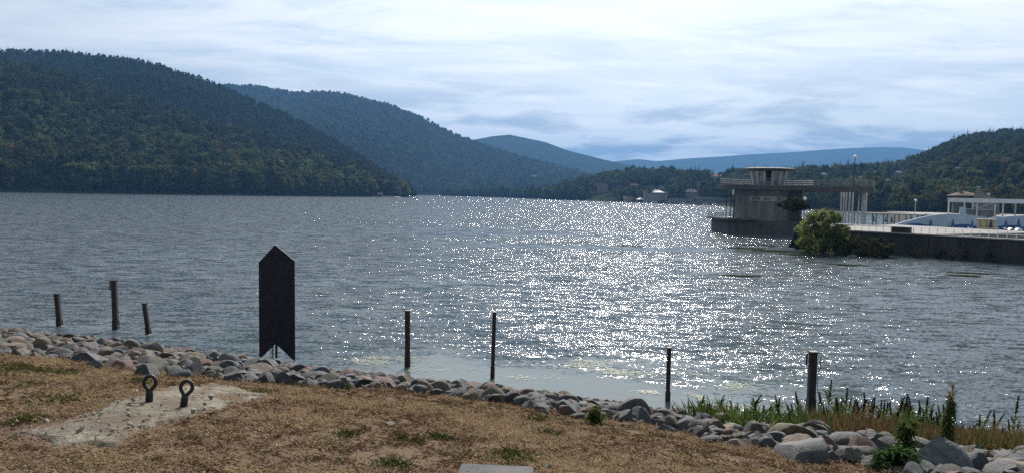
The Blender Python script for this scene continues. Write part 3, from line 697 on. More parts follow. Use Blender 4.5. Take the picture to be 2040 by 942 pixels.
# moored boats along the settlement shore
def small_boat(px, L_, hull, lab, cabin):
    P = shore(px, 0.0, -8); e = empty('moored_boat', P, facing(P) + random.uniform(-0.3, 0.3), lab, 'boat', 'boats moored along the far settlement')
    m = MB(); n = 9; vs = []; fs = []
    for i in range(n):
        f = i / (n - 1); x = (f - 0.5) * L_; b = 0.24 * L_ * math.sin(math.pi * min(0.99, 0.18 + 0.82 * (1 - f))) ** 0.7; sh = 0.75 + 0.35 * f * f
        vs += [(x, -b, sh), (x * 0.92, -b * 0.55, -0.2), (x * 0.92, b * 0.55, -0.2), (x, b, sh)]
    for i in range(n - 1):
        for j in range(3): fs.append((4 * i + j, 4 * i + j + 1, 4 * i + j + 5, 4 * i + j + 4))
        fs.append((4 * i + 3, 4 * i, 4 * i + 4, 4 * i + 7))
    fs += [(0, 1, 2, 3), (4 * n - 1, 4 * n - 2, 4 * n - 3, 4 * n - 4)]
    m.add(vs, fs).build('hull', hull, e)
    if cabin: 
        c = MB().box(-0.15 * L_, 0.15 * L_, -0.13 * L_, 0.13 * L_, 0.8, 1.9).build('cabin', 'white_paint', e)
        MB().box(-0.12 * L_, 0.12 * L_, -0.135 * L_, -0.131 * L_, 1.2, 1.7).build('window', 'glass_dark', c)
boats = [(1172, 7, 'white_paint', 'small white boat moored below the reddish hotel block', 1), (1291, 6, 'stone_wall', 'small grey boat moored in front of the left turret of the hotel', 0),
         (1303, 8, 'white_paint', 'white cabin boat moored before the middle of the grey hotel', 1), (1320, 9, 'brown_roof', 'long brown boat moored before the right end of the grey hotel', 0),
         (1338, 7, 'white_paint', 'white boat moored at the left end of the long boathouse', 0), (1362, 8, 'white_paint', 'white cabin boat moored before the middle of the long boathouse', 1),
         (1385, 7, 'stone_wall', 'grey boat moored at the right end of the long boathouse', 0), (1405, 8, 'white_paint', 'white cabin boat moored before the flat roofed club house', 1), (1424, 9, 'white_paint', 'white cabin boat moored closest to the intake tower', 1)]
for b in boats: small_boat(*b)

# ================================================================== TREES
def pick(weights, n): k = list(weights); w = np.array([weights[i] for i in k], float); return RNG.choice(k, n, p=w / w.sum())
def clump_pick(P, wa, wb, seed, sc_=0.012, bias=0.0):
    a, b = pick(wa, len(P)), pick(wb, len(P)); f = fbm(P[:, 0] * sc_, P[:, 1] * sc_, seed, 3) + 0.16 * RNG.normal(size=len(P)) + bias
    return np.where(f > 0, a, b)
WD = {0: 3, 1: 3, 2: 2, 3: 2, 4: 2, 5: 2, 13: 3, 14: 3}
WP = {13: 4, 14: 4, 15: 4, 16: 4, 0: 1, 1: 1}
WM = {4: 3, 5: 3, 6: 3, 7: 3, 0: 2, 1: 2, 11: 1.6, 12: 1.6, 8: 0.9, 18: 2, 15: 1}
WR = {11: 3, 12: 3, 4: 2, 6: 2, 18: 2, 0: 1}
WY = {8: 3, 9: 3, 10: 3, 4: 3, 5: 2, 18: 2}
def grow(hill, name, label, n, wa, wb, scale, seed, hmax=14, extra=None, vmax=1.04, vmin=0.015, sc_=0.012):
    P, v = hill.sample(n, vmax, vmin); ok = in_view(P) & open_sight(P, hmax * scale); P, v = P[ok], v[ok]
    k = clump_pick(P, wa, wb, seed, sc_)
    if extra: k = extra(P, v, k)
    return forest(name, label, P, k, scale)
def ex_front(P, v, k):
    x, y, d = project(P); r = RNG.random(len(P))
    k = np.where((v > 0.62) & (r < 0.6), pick(WP, len(P)), k)
    k = np.where((x > 540) & (v < 0.55) & (r < 0.55), pick(WY, len(P)), k); return k
def ex_back(P, v, k): return np.where(v > 0.85, pick({13: 2, 14: 2, 15: 1, 0: 2, 1: 2, 2: 2}, len(P)), k)
grow(hill_front, 'left_forest', 'mixed green and rusty autumn wood covering the left shore slope', 12000, WM, {**WD, 11: 1.6, 12: 1.6}, 1.22, 5, extra=ex_front)
grow(hill_back, 'pine_forest', 'dark pine wood covering the left ridge', 38000, WD, WP, 0.60, 6, extra=ex_back)
grow(hill_second, 'second_hill_forest', 'blue green wood covering the middle hill', 30000, {0: 2, 1: 2, 4: 3, 5: 3, 6: 3, 18: 2}, {0: 3, 2: 3, 4: 2, 5: 2, 18: 1}, 1.25, 7, sc_=0.006)
def ex_right(P, v, k):
    x, y, d = project(P); r = RNG.random(len(P))
    k = np.where((x > 1830) & (v > 0.55), pick({0: 2, 1: 2, 13: 2, 14: 2, 2: 2}, len(P)), k)
    return np.where((v > 0.95) & (r < 0.12), pick({15: 1, 16: 1}, len(P)), k)
grow(hill_right, 'right_forest', 'dense mixed wood between the houses on the right slope', 17000, WM, WD, 0.92, 8, extra=ex_right, vmin=0.03)

KW = {'dark': 'dark green', 'green': 'mid green', 'yellow': 'yellow green', 'rust': 'rusty brown', 'pine': 'dark pointed conifer', 'olive': 'broad olive green', 'poplar': 'slender poplar'}
def tlabel(k, where):
    kd = TREES[k][0]; return (KW[kd] + ('' if kd in ('pine', 'poplar') else ' broadleaf') + ' tree ' + where)
x = -60.0
while x < 806:
    d = np.interp(x, [-600, 0, 400, 600, 780, 815], [400, 463, 557, 660, 806, 860]) + random.uniform(3, 14)
    P = at_depth(x, CY - 85, d); P[2] = 0.8
    if x < 540: k = random.choice([0, 1, 2, 3, 4, 5, 6, 11, 12, 18, 13, 0, 1, 2]); s = random.uniform(0.85, 1.45)
    else: k = random.choice([8, 9, 4, 5, 6, 7, 18, 9, 10, 0]); s = random.uniform(0.9, 1.35)
    where = next(w for l, w in ((100, 'at the left end of the far left shore'), (200, 'left of the tallest sunny tree'), (300, 'just right of the tallest sunny tree'), (410, 'midway along the left shore'), (540, 'on the left shore above the arrow panel'), (640, 'where the left shore turns yellow'), (730, 'left of the white hut'), (9999, 'at the promontory tip')) if x < l)
    if not (735 < x < 775):
        one_tree(k, P, s, ('tall ' if s > 1.25 else 'low ' if s < 1.0 else '') + tlabel(k, where), 'trees along the left shore')
    x += random.uniform(8, 13)
for px, k, s, lab in ((160, 8, 1.25, 'pale yellow green tree standing out on the left shore, left of the tall sunny one'), (215, 9, 2.0, 'tallest sunny yellow green tree on the left shore'), (28, 10, 1.5, 'broad yellow green tree at the very left end of the shore'),
                       (690, 9, 1.5, 'big yellow topped tree behind the white hut on the promontory')):
    d = np.interp(px, [-600, 0, 400, 600, 780], [400, 463, 557, 660, 806]) + 5; P = at_depth(px, CY - 85, d); P[2] = 0.8; one_tree(k, P, s, lab)
x = 890.0
while x < 1240:
    d = np.interp(x, [880, 940, 1000, 1100, 1250], [1500, 1400, 1283, 1020, 856]) + random.uniform(4, 26)
    P = at_depth(x, CY - 85, d); P[2] = 1.0; k = random.choice([0, 1, 2, 4, 5, 6, 3, 18])
    if open_sight(P[None], 12)[0]: q_ = random.uniform(1.0, 1.6); one_tree(k, P, q_, ('tall ' if q_ > 1.4 else 'low ' if q_ < 1.2 else '') + tlabel(k, 'on the far shore ' + ('at the bay mouth' if x < 960 else 'midway to the poplars' if x < 1050 else 'left of the poplars' if x < 1120 else 'below the reddish hotel')), 'trees along the far shore')
    x += random.uniform(7, 11)
for px, s in ((1122, 1.15), (1128, 1.3)):
    P = at_depth(px, CY - 85, 1010); P[2] = 0.8; one_tree(17, P, s, 'slender dark poplar, one of the pair left of the reddish hotel block', 'poplar pair')
for px, py, k, s, lab in ((1328, 350, 16, 0.85, 'tall conifer standing alone on the skyline above the grey hotel'), (1300, 350, 14, 0.6, 'small conifer on the skyline left of the lone tall conifer'),
                          (1420, 353, 15, 0.95, 'dark conifer on the skyline left of the intake tower'), (1595, 347, 3, 0.9, 'round topped tree on the skyline just right of the tower kiosk'),
                          (1612, 347, 2, 1.0, 'wide dark tree on the skyline right of the tower kiosk'), (1709, 342, 15, 0.6, 'small conifer on the skyline just right of the tall globe lamp'), (2008, 270, 13, 0.8, 'conifer sticking up on the right hilltop')):
    P = hill_right.hit(px, py); one_tree(k, P, s, lab)
x = 1605.0
while x < 2075:
    d = np.interp(x, [1600, 1800, 2040, 2600], [520, 400, 320, 250]) + random.uniform(4, 30)
    P = at_depth(x, CY - 85, d); P[2] = 1.2; k = random.choice([4, 5, 6, 18, 8, 11, 12, 0, 1, 7])
    s = random.uniform(0.7, 1.15)
    where = 'on the far bank behind the raised platform' if x < 1750 else 'on the far bank behind the pool deck' if x < 1890 else 'on the far bank behind the white canopy'
    one_tree(k, P, s, ('tall ' if s > 1.0 else 'low ' if s < 0.85 else '') + tlabel(k, where), 'trees behind the pool deck')
    x += random.uniform(9, 14)

# ------------------------------------------------------------------ haze
HZ = MB().box(-9400, 9400, -350, 9400, -3.0 - 1.2, 560).build('haze', 'white_paint')
m, t, out = newmat('haze_air')
pv = N(t, 'ShaderNodeVolumePrincipled'); pv.inputs['Color'].default_value = (0.22, 0.51, 1.0, 1); pv.inputs['Density'].default_value = 0.000135
pv.inputs['Anisotropy'].default_value = 0.0
L(t, pv.outputs[0], out.inputs['Volume'])
HZ.data.materials.clear(); HZ.data.materials.append(m); HZ['kind'] = 'stuff'; HZ['label'] = 'thin blue haze over the lake and hills'

# ================================================================== INTAKE TOWER
TX, TY = at_depth(1518, 400, 131)[0], 131.0
tw = empty('intake_tower', (TX, TY, 0), 0, 'grey concrete water intake tower with round kiosk and long raised platform', 'tower')
def rounded(x0, x1, y0, y1, r, n=6):
    pts = []
    for cx, cy, a0 in ((x1 - r, y0 + r, -90), (x1 - r, y1 - r, 0), (x0 + r, y1 - r, 90), (x0 + r, y0 + r, 180)):
        for i in range(n + 1):
            a = math.radians(a0 + 90 * i / n); pts.append((cx + r * math.cos(a), cy + r * math.sin(a)))
    return pts
MB().prism(rounded(-6.9, 6.4, -4.6, 7, 1.2), -3, 2.15).build('base', 'base_concrete', tw)
lg = MB().prism(rounded(-7.8, -2.0, -5.3, 6.5, 0.8), 2.153, 2.45).build('lower_ledge', 'base_concrete', tw)
MB().lathe([(0.30, -0.05), (0.30, 0.05)], 14).build('drain_hole', 'dark_steel', tw, (-1.3, -4.62, 1.55)).rotation_euler = (math.pi / 2, 0, 0)
MB().lathe([(4.35, 2.153), (4.35, 5.0), (4.30, 5.02), (4.30, 6.35), (4.38, 6.38), (4.38, 7.2)], 48).build('drum', 'grey_concrete', tw, smooth=False)
MB().box(3.4, 5.9, -2.4, 3.5, 2.153, 7.2).build('stair_block', 'base_concrete', tw)
MB().box(4.2, 5.5, -2.47, -2.41, 2.2, 4.5).build('door', 'dark_steel', tw)
for i, a in enumerate((-128, -112, -98, -84, -70, -56)):
    an = math.radians(a); px_, py_ = 4.31 * math.cos(an), 4.31 * math.sin(an)
    f = MB().box(-0.50, 0.50, -0.08, 0.12, -0.36, 0.36).build('window', 'white_concrete', tw, (px_, py_, 5.72)); f.rotation_euler = (0, 0, an + math.pi / 2)
    MB().box(-0.40, -0.04, -0.11, -0.085, -0.28, 0.28).build('pane', 'glass_dark' if i % 3 else 'glass_pale', f)
    MB().box(0.04, 0.40, -0.11, -0.085, -0.28, 0.28).build('pane', 'glass_pale' if i % 2 else 'glass_dark', f)
# platform
dk = MB().prism(rounded(-6.9, 9.6, -5.4, 5.4, 4.2, 10), 7.203, 7.85).build('platform_slab', 'dark_roof', tw)
def wloc(px, py, d): P = at_depth(px, py, d); return P[0] - TX, P[1] - TY
e1, e2 = wloc(1741, 376, 119.5), wloc(1743, 376, 124.0)
br = MB().prism([(5.5, -5.25), e1, e2, (7.5, 1.0)], 6.98, 7.86).build('bridge_slab', 'base_concrete', tw)
MB().prism(rounded(-6.95, 9.5, -5.45, 5.45, 4.2, 10), 7.853, 7.95).build('slab_edge', 'grey_concrete', tw)
# platform railing
edge = rounded(-6.7, 9.4, -5.2, 5.2, 4.1, 8); path = []
q = edge[9:] + edge[:9]
def resample(pts, step):
    out = [np.array(pts[0], float)]; acc = 0
    for a, b in zip(pts[:-1], pts[1:]):
        a, b = np.array(a, float), np.array(b, float); d = np.linalg.norm(b - a); 
        while acc + d >= step:
            a = a + (b - a) * ((step - acc) / d); d = np.linalg.norm(b - a); out.append(a); acc = 0
        acc += d
    return out
i0 = min(range(len(edge)), key=lambda i: (edge[i][0] - 8.2) ** 2 + (edge[i][1] + 5.0) ** 2)
loop = edge[i0::-1] + edge[:i0:-1]
loop = [(e2[0] - .1, e2[1] - .1), (e1[0] - .1, e1[1] + .1), (8.0, -5.6)] + loop[:-6]
zr = 7.95
rail = MB()
for h in (1.05, 0.72, 0.38): rail.tube([(p[0], p[1], zr + h) for p in loop], 0.035, 5)
rl = rail.build('railing', 'grey_steel', tw)
for p in resample(loop, 1.15): MB().box(-0.05, 0.05, -0.05, 0.05, 0, 1.1).build('post', 'grey_steel', rl, (p[0], p[1], zr - 0.05))
# mesh panels on the bridge railing (pale infill bars)
inf = MB()
for p in resample(loop[:3], 0.22): inf.box(p[0] - 0.022, p[0] + 0.022, p[1] - 0.022, p[1] + 0.022, zr, zr + 1.03)
inf.build('railing_bars', 'grey_steel', rl)['kind'] = 'stuff'
# kiosk
kc = (1.05, 0.0)
MB().lathe([(2.75, 7.953), (2.75, 8.45), (2.6, 8.46), (2.6, 8.6)], 32, kc).build('kiosk_sill', 'grey_concrete', tw)
for i in range(14):
    a = 2 * math.pi * i / 14 + 0.1; ca_, sa_ = math.cos(a), math.sin(a)
    m = MB(); w0 = 0.17
    r1, r2 = 2.62, 3.15
    tq = np.array([-sa_, ca_])
    vs = []
    for z, rr in ((7.96, r1 + 0.14), (10.36, r2)):
        for dr, dw in ((0.0, -w0), (0.0, w0), (-0.42, w0), (-0.42, -w0)):
            vs.append((kc[0] + (rr + dr) * ca_ + dw * tq[0], kc[1] + (rr + dr) * sa_ + dw * tq[1], z))
    m.add(vs, [(3, 2, 1, 0), (4, 5, 6, 7), (0, 1, 5, 4), (1, 2, 6, 5), (2, 3, 7, 6), (3, 0, 4, 7)]).build('pier', 'white_concrete', tw)
    a2 = a + math.pi / 14; hw = 0.42
    g = MB(); ra, rb = 2.48, 2.78
    vs = [(kc[0] + r * math.cos(a2) + d * -math.sin(a2), kc[1] + r * math.sin(a2) + d * math.cos(a2), z) for z, r in ((8.6, ra), (10.33, rb)) for d in (-hw, hw)]
    vs += [(vx - 0.03 * math.cos(a2), vy - 0.03 * math.sin(a2), vz) for vx, vy, vz in vs]
    if i % 4 != 1: g.add(vs, [(0, 1, 3, 2), (5, 4, 6, 7), (0, 2, 6, 4), (1, 5, 7, 3), (2, 3, 7, 6), (0, 4, 5, 1)]).build('pane', 'glass_pale', tw)
MB().lathe([(3.2, 10.363), (4.45, 10.62), (4.5, 10.68), (4.5, 10.76), (3.4, 10.95), (1.5, 11.03), (0.1, 11.05)], 40, kc).build('kiosk_roof', 'dark_roof', tw)
MB().lathe([(0.7, 7.96), (0.7, 10.36)], 16, kc).build('kiosk_core', 'grey_concrete', tw)
# ladder frame and lower ledge rail on the lake side
for x, y in ((-6.35, -3.8), (-5.75, -3.8), (-6.9, -3.2)): MB().tube([(x, y, 2.4), (x, y, 7.25)], 0.13 if x > -6 else 0.08, 8).build('ladder_post', 'dark_steel', tw)
for z in (3.0, 3.6, 4.2, 4.8, 5.4, 6.0, 6.6): MB().tube([(-6.35, -3.8, z), (-5.75, -3.8, z)], 0.04, 6).build('rung', 'dark_steel', tw)
MB().box(-6.2, -5.85, -3.95, -3.85, 6.3, 7.15).build('sign_plate', 'white_paint', tw)
lr = MB(); lp = [(-3.0, -5.15), (-7.0, -5.15), (-7.65, -4.5), (-7.65, 5.5)]
for h in (0.9, 0.5): lr.tube([(a, b, 2.45 + h) for a, b in lp], 0.03, 5)
lro = lr.build('lower_railing', 'grey_steel', tw)
for p in resample(lp, 0.55): MB().box(-0.03, 0.03, -0.03, 0.03, 0, 0.93).build('post', 'grey_steel', lro, (p[0], p[1], 2.43))
# slender columns under the bridge
for px, d in ((1676, 120.5), (1681, 121), (1686, 120), (1692.5, 119.5), (1699, 118.9), (1711, 122), (1718, 121.6), (1722, 121), (1726, 120)):
    a, b = wloc(px, 400, d); MB().tube([(a, b, 1.7), (a, b, 7.02)], 0.13, 8).build('column', 'white_concrete', tw)

# ================================================================== QUAY AND POOL DECK
QA, QB = at_z(1586, 492, 0), at_z(2040, 526, 0)
qd = QB - QA; qd /= np.linalg.norm(qd); qn = np.array([-qd[1], qd[0], 0])   # qn points back from the lake
if qn[1] < 0: qn = -qn
def qp(u, w): p = QA + qd * u + qn * w; return (p[0], p[1])
QL = np.linalg.norm(QB - QA)
QTOP = 2.12
um = 11.8   # where the sunken pool deck starts
uend = QL + 45
# tall front wall with battered face and parapet, in cast bays
qw = empty('quay_wall', (QA[0], QA[1], 0), 0, 'long dark stained concrete quay wall along the right water edge', 'wall')
nb = 9
for i in range(nb):
    a, b = uend * i / nb, uend * (i + 1) / nb - 0.04
    if i == 0: a = 0
    m = MB(); off = 0.02 * (i % 3)
    P4 = lambda u, w: (np.array(qp(u, w)) - QA[:2])
    vs = [(*P4(u, w), z) for z, w in ((-3, -0.5 + off), (QTOP + 0.12, 0.0 + off), (QTOP + 0.12, 0.6), (-3, 0.6)) for u in (a, b)]
    m.add(vs, [(0, 1, 3, 2), (2, 3, 5, 4), (4, 5, 7, 6), (6, 7, 1, 0), (0, 2, 4, 6), (1, 7, 5, 3)]).build('wall_bay', 'quay_concrete', qw)
    c = MB(); vs = [(*P4(u, w), z) for z in (QTOP + 0.124, QTOP + 0.26) for u, w in ((a, -0.12 + off), (b, -0.12 + off), (b, 0.72), (a, 0.72))]
    c.add(vs, [(3, 2, 1, 0), (4, 5, 6, 7), (0, 1, 5, 4), (1, 2, 6, 5), (2, 3, 7, 6), (3, 0, 4, 7)]).build('coping', 'stone_wall', qw)
# upper quay paving by the tower, sloped concrete end
up = MB().prism([qp(0.0, 0.62), qp(um, 0.62), qp(um + 3, 34), qp(-8, 40), qp(-6, 24), qp(-1.5, 10)], -3, QTOP).build('upper_quay', 'deck_concrete'); tag(up, 'pale paved quay between the tower and the pool deck', kind='structure')
sl_ = MB(); P0, P1, P2_ = np.array(qp(-0.02, 0)), np.array(qp(-1.5, 10)), np.array(qp(-6, 24))
vs = [(*P0, QTOP), (*P1, QTOP), (*P2_, QTOP), (*(P0 + [-1.6, -0.5]), -1), (*(P1 + [-2.2, -0.5]), -1), (*(P2_ + [-2.2, 0]), -1)]
sl_.add(vs, [(0, 1, 4, 3), (1, 2, 5, 4)]); so_ = sl_.build('quay_end_slope', 'base_concrete'); tag(so_, 'sloping concrete end face of the quay below the willow bush', kind='structure')
dz = 1.0
dkm = MB().prism([qp(um + 0.02, 0.62), qp(uend, 0.62), qp(uend + 20, 75), qp(um + 3.02, 60), qp(um + 3.02, 34)], -3, dz).build('pool_deck', 'deck_concrete'); tag(dkm, 'pale paved pool deck behind the quay wall', kind='structure')
def deck(px, py, z=dz): return at_z(px, py, z)
# concrete block on the coping
P = np.array(qp(um + 0.5, 0.3)); b = MB().box(-0.9, 0.9, -0.4, 0.4, QTOP + 0.262, QTOP + 0.85, rz=math.atan2(qd[1], qd[0])).build('coping_block', 'quay_concrete', None, (P[0], P[1], 0)); tag(b, 'dark concrete block standing on the quay wall coping', 'block')
# mural wall
mw = empty('mural_wall', (0, 0, 0), 0, 'pale blue painted wall with deep blue wave band behind the pool deck', 'wall')
ctl = [(1770, 456.5, 451), (1800, 456.8, 442), (1830, 457, 434), (1860, 457.5, 428), (1885, 458, 426), (1915, 458.5, 427), (1945, 459, 430), (1970, 459, 434), (1995, 459.5, 432), (2020, 460, 430), (2045, 460.3, 429), (2090, 461, 431), (2140, 462, 429), (2250, 464, 430)]
xsn = np.linspace(1770, 2250, 121); yb = np.interp(xsn, [c[0] for c in ctl], [c[1] for c in ctl]); yt = np.interp(xsn, [c[0] for c in ctl], [c[2] for c in ctl])
Pb = np.array([deck(a, b) for a, b in zip(xsn, yb)]); zt = np.array([at_depth(a, b, p[1])[2] for a, b, p in zip(xsn, yt, Pb)])
for i in range(0, 120, 10):
    j = slice(i, i + 11); m = MB(); n = len(Pb[j]); vs = []
    for p, z in zip(Pb[j], zt[j]): vs += [(p[0], p[1], dz - 0.2), (p[0], p[1], z), (p[0], p[1] + 0.3, z), (p[0], p[1] + 0.3, dz - 0.2)]
    fs = []
    for a in range(n - 1): fs += [(4 * a + b, 4 * a + 4 + b, 4 * a + 4 + (b + 1) % 4, 4 * a + (b + 1) % 4) for b in range(4)]
    fs += [(0, 1, 2, 3), (4 * n - 1, 4 * n - 2, 4 * n - 3, 4 * n - 4)]
    m.add(vs, fs).build('wall_panel', 'pale_blue', mw)
m = MB(); vs = []; fs = []
for p, a in zip(Pb, xsn):
    hgt = 0.45 + 0.65 * (0.5 + 0.5 * math.sin((a - 1895) * 2 * math.pi / 95)) ; hgt = min(hgt, 1.05)
    vs += [(p[0], p[1] - 0.012, dz + 0.004), (p[0], p[1] - 0.012, dz + hgt)]
for a in range(len(Pb) - 1): fs.append((2 * a, 2 * a + 2, 2 * a + 3, 2 * a + 1))
m.add(vs, fs).build('wave_band', 'deep_blue', mw)
# umbrellas
def umbrella(px, py, hgt, lab, open_=0.0, cloth='umbrella_blue', z=dz):
    P = deck(px, py, z); e = empty('beach_umbrella', P, random.random() * 6, lab, 'umbrella', 'closed umbrellas on the pool deck')
    MB().tube([(0, 0, 0), (0, 0, hgt)], 0.04, 6).build('pole', 'white_paint', e)
    MB().lathe([(0.32, 0.0), (0.32, 0.09), (0.12, 0.12), (0.06, 0.3)], 12).build('base', 'grey_concrete', e)
    r = 0.27 + open_; lo = hgt * 0.42; vs = []; fs = []; n = 16
    for i, (z_, rr) in enumerate(((lo, r * 0.85), (lo + 0.1, r), (lo + (hgt - lo) * 0.5, r * 0.6), (hgt - 0.05, 0.07), (hgt + 0.03, 0.02))):
        for k in range(n): th = 6.2832 * k / n; q = rr * (1 if k % 2 else 0.72); vs.append((q * math.cos(th), q * math.sin(th), z_))
    for i in range(4):
        for k in range(n): fs.append((i * n + k, i * n + (k + 1) % n, (i + 1) * n + (k + 1) % n, (i + 1) * n + k))
    MB().add(vs, fs).build('canopy', cloth, e); return e
ul = [(1843, 457, 1.9, 'closed blue umbrella on the deck, leftmost of those before the mural', 0), (1854, 457.5, 1.8, 'closed blue umbrella, second from the left before the mural', 0), (1870, 457, 2.0, 'closed blue umbrella before the highest left part of the mural', 0.02),
      (1890, 457, 2.1, 'half open blue umbrella before the mural, widest on the deck', 0.55), (1898, 458.5, 1.9, 'closed blue umbrella just right of the half open one', 0), (1912, 457, 2.0, 'closed blue umbrella midway between half open umbrella and yellow booth', 0),
      (1936, 461, 2.0, 'closed blue umbrella just left of the yellow booth', 0), (1988, 458.5, 1.9, 'closed blue umbrella right of the yellow booth', 0), (2003, 460.5, 2.1, 'closed blue umbrella second right of the yellow booth', 0.05), (2028, 463.5, 2.4, 'closed blue umbrella at the right edge of the deck', 0.08)]
for a in ul: umbrella(*a)
umbrella(1973, 466, 2.3, 'closed dark teal umbrella standing in front of the yellow booth', 0.04, 'teal_cloth')
for i, (px, lab) in enumerate(((1722, 'closed blue umbrella under the far end of the long beige roof'), (1740, 'closed blue umbrella before the bright water under the beige roof'), (1764, 'closed blue umbrella right of the bright gap under the beige roof'), (1776, 'closed blue umbrella just left of the start of the mural'), (1816, 'closed blue umbrella before the low sloping end of the mural'))):
    umbrella(px, 449 + i * 1.0, 2.0, lab, 0.02)
# booth
P = deck(1964, 463.5); k = P[1] / FPX
bt = empty('ticket_booth', P, facing(P), 'pale yellow wooden booth on the pool deck', 'booth')
MB().box(-16 * k, 10 * k, 0, 2.0, 0, 26 * k).build('front_wall', 'yellow_wood', bt); MB().box(10 * k + .003, 16 * k, 0.05, 2.0, 0, 25.6 * k).build('side_wall', 'yellow_wood', bt)
for x in (-10.5, 1.0): MB().box((x - 0.35) * k, (x + 0.35) * k, -0.05, -0.003, 0.02, 25 * k).build('batten', 'brown_roof', bt)
MB().box(-10.1 * k, 0.6 * k, -0.04, -0.003, 13 * k, 13.5 * k).build('batten', 'brown_roof', bt)
MB().box(-17 * k, 17 * k, -0.2, 2.2, 26 * k + .003, 26.7 * k).build('roof', 'yellow_wood', bt)
# sun loungers
def lounger(px, py, rz, lab):
    P = deck(px, py); e = empty('sun_lounger', P, rz, lab, 'sun lounger', 'white sun loungers on the pool deck')
    MB().box(-0.9, 0.35, -0.33, 0.33, 0.30, 0.38).build('bed', 'white_paint', e)
    MB().add([(0.352, -0.33, 0.31), (0.352, 0.33, 0.31), (0.95, -0.33, 0.72), (0.95, 0.33, 0.72), (0.34, -0.33, 0.38), (0.34, 0.33, 0.38), (0.91, -0.33, 0.79), (0.91, 0.33, 0.79)], [(0, 1, 3, 2), (5, 4, 6, 7), (0, 2, 6, 4), (1, 5, 7, 3), (2, 3, 7, 6), (0, 4, 5, 1)]).build('backrest', 'white_paint', e)
    for a in (-0.8, 0.5):
        for b in (-0.28, 0.28): MB().box(a - .03, a + .03, b - .03, b + .03, 0, 0.298).build('leg', 'white_paint', e)
for i in range(30):
    px = 1795 + i * 8.6 + random.uniform(-2, 2); py = random.choice((460.5, 463.5, 467.0)) + (px - 1795) * 0.012
    if 1944 < px < 1986: continue
    side = 'left of the half open umbrella' if px < 1885 else 'left of the yellow booth' if px < 1945 else 'right of the yellow booth'
    lounger(px, py, random.choice((0.2, 2.9, 0.4, 3.3)), 'white plastic sun lounger on the pool deck ' + side)
# quay-side railing with white loungers at the upper quay
rq = empty('quay_railing', (0, 0, 0), 0, 'thin white pipe railing along the top of the quay wall', 'railing')
m = MB(); pts = [np.array(qp(u, 0.45)) for u in np.linspace(0.5, QL + 8, 40)]
for h in (0.35, 0.62): m.tube([(p[0], p[1], QTOP + 0.26 + h) for p in pts], 0.022, 5)
m.build('rail', 'white_paint', rq)
for p in pts[::1]: MB().box(-.025, .025, -.025, .025, 0, 0.64).build('post', 'white_paint', rq, (p[0], p[1], QTOP + 0.24))
# long beige roof pergola
pa, pb = at_depth(1698, 421, 172), at_depth(1893, 429, 158)
lr_ = empty('long_shelter', (0, 0, 0), 0, 'long thin beige roofed open shelter behind the pool deck', 'shelter')
dv = (pb - pa)[:2]; dv /= np.linalg.norm(dv); nv_ = np.array([-dv[1], dv[0]]); 
c4 = [pa[:2], pb[:2], pb[:2] + nv_ * 5, pa[:2] + nv_ * 5]
zs = min(pa[2], pb[2]); MB().prism([tuple(c) for c in c4], zs - 0.28, zs + 0.02).build('roof', 'cream_wall', lr_)
for i in range(9):
    for w in (0.4, 4.6):
        p = pa[:2] + (pb - pa)[:2] * (i + 0.15) / 8.4 + nv_ * w; MB().box(-.09, .09, -.09, .09, 0.5, zs - 0.283).build('post', 'grey_steel', lr_, (p[0], p[1], 0))
# white steel canopy
cp = empty('white_canopy', (0, 0, 0), 0, 'large white flat steel canopy on posts above the mural wall', 'canopy')
ca1, cb1 = at_depth(1889, 401, 160), at_depth(2150, 414, 150)
zc = 6.55; dv = (cb1 - ca1)[:2]; ln = np.linalg.norm(dv); dv /= ln; nv_ = np.array([-dv[1], dv[0]])
def cpp(u, w): p = ca1[:2] + dv * u + nv_ * w; return (p[0], p[1])
MB().prism([cpp(0, 0), cpp(ln, 0), cpp(ln, 9), cpp(2.5, 9)], zc - 0.02, zc + 0.16).build('roof', 'white_paint', cp)
MB().prism([cpp(-.1, -.1), cpp(ln, -.1), cpp(ln, -0.003), cpp(-.1, -0.003)], zc - 0.55, zc + 0.3).build('fascia', 'white_paint', cp)
for u, w in ((0.15, 0.15), (3.2, 4), (5.2, 0.3), (8.3, 0.2), (5, 8.4), (10.5, 8.4), (12.2, 4), (16.1, 0.2), (17.0, 4), (19.2, 8.4), (24, 0.2), (25, 8.4)):
    p = cpp(u, w); MB().box(-.11, .11, -.11, .11, 2.0, zc - 0.023).build('post', 'white_paint', cp, (p[0], p[1], 0))
for ua, ub, za, zb in ((3.6, 5.4, zc - 0.3, zc - 1.6), (8.2, 5.6, zc - 0.4, zc - 1.6)):
    MB().tube([(*cpp(ua, 0.5), za), (*cpp(ub, 0.5), zb)], 0.09, 6).build('brace', 'white_paint', cp)
MB().prism([cpp(3.3, 0.6), cpp(8.4, 0.6), cpp(8.4, 3), cpp(3.3, 3)], zc - 2.0, zc - 1.85).build('counter_top', 'white_concrete', cp)
MB().prism([cpp(3.5, 0.8), cpp(8.6, 0.8), cpp(8.6, 3), cpp(3.5, 3)], 2.2, zc - 2.003).build('counter', 'grey_concrete', cp)
MB().prism([cpp(2.2, 0.5), cpp(3.25, 0.5), cpp(3.25, 1.6), cpp(2.2, 1.6)], 2.2, zc - 1.5).build('box_cabinet', 'pale_blue', cp)
te = MB().prism([cpp(-4, 1.2), cpp(ln, 1.2), cpp(ln + 6, 60), cpp(-12, 45)], -3, 3.3).build('upper_terrace', 'deck_concrete'); tag(te, 'upper paved terrace behind the mural wall', kind='structure')
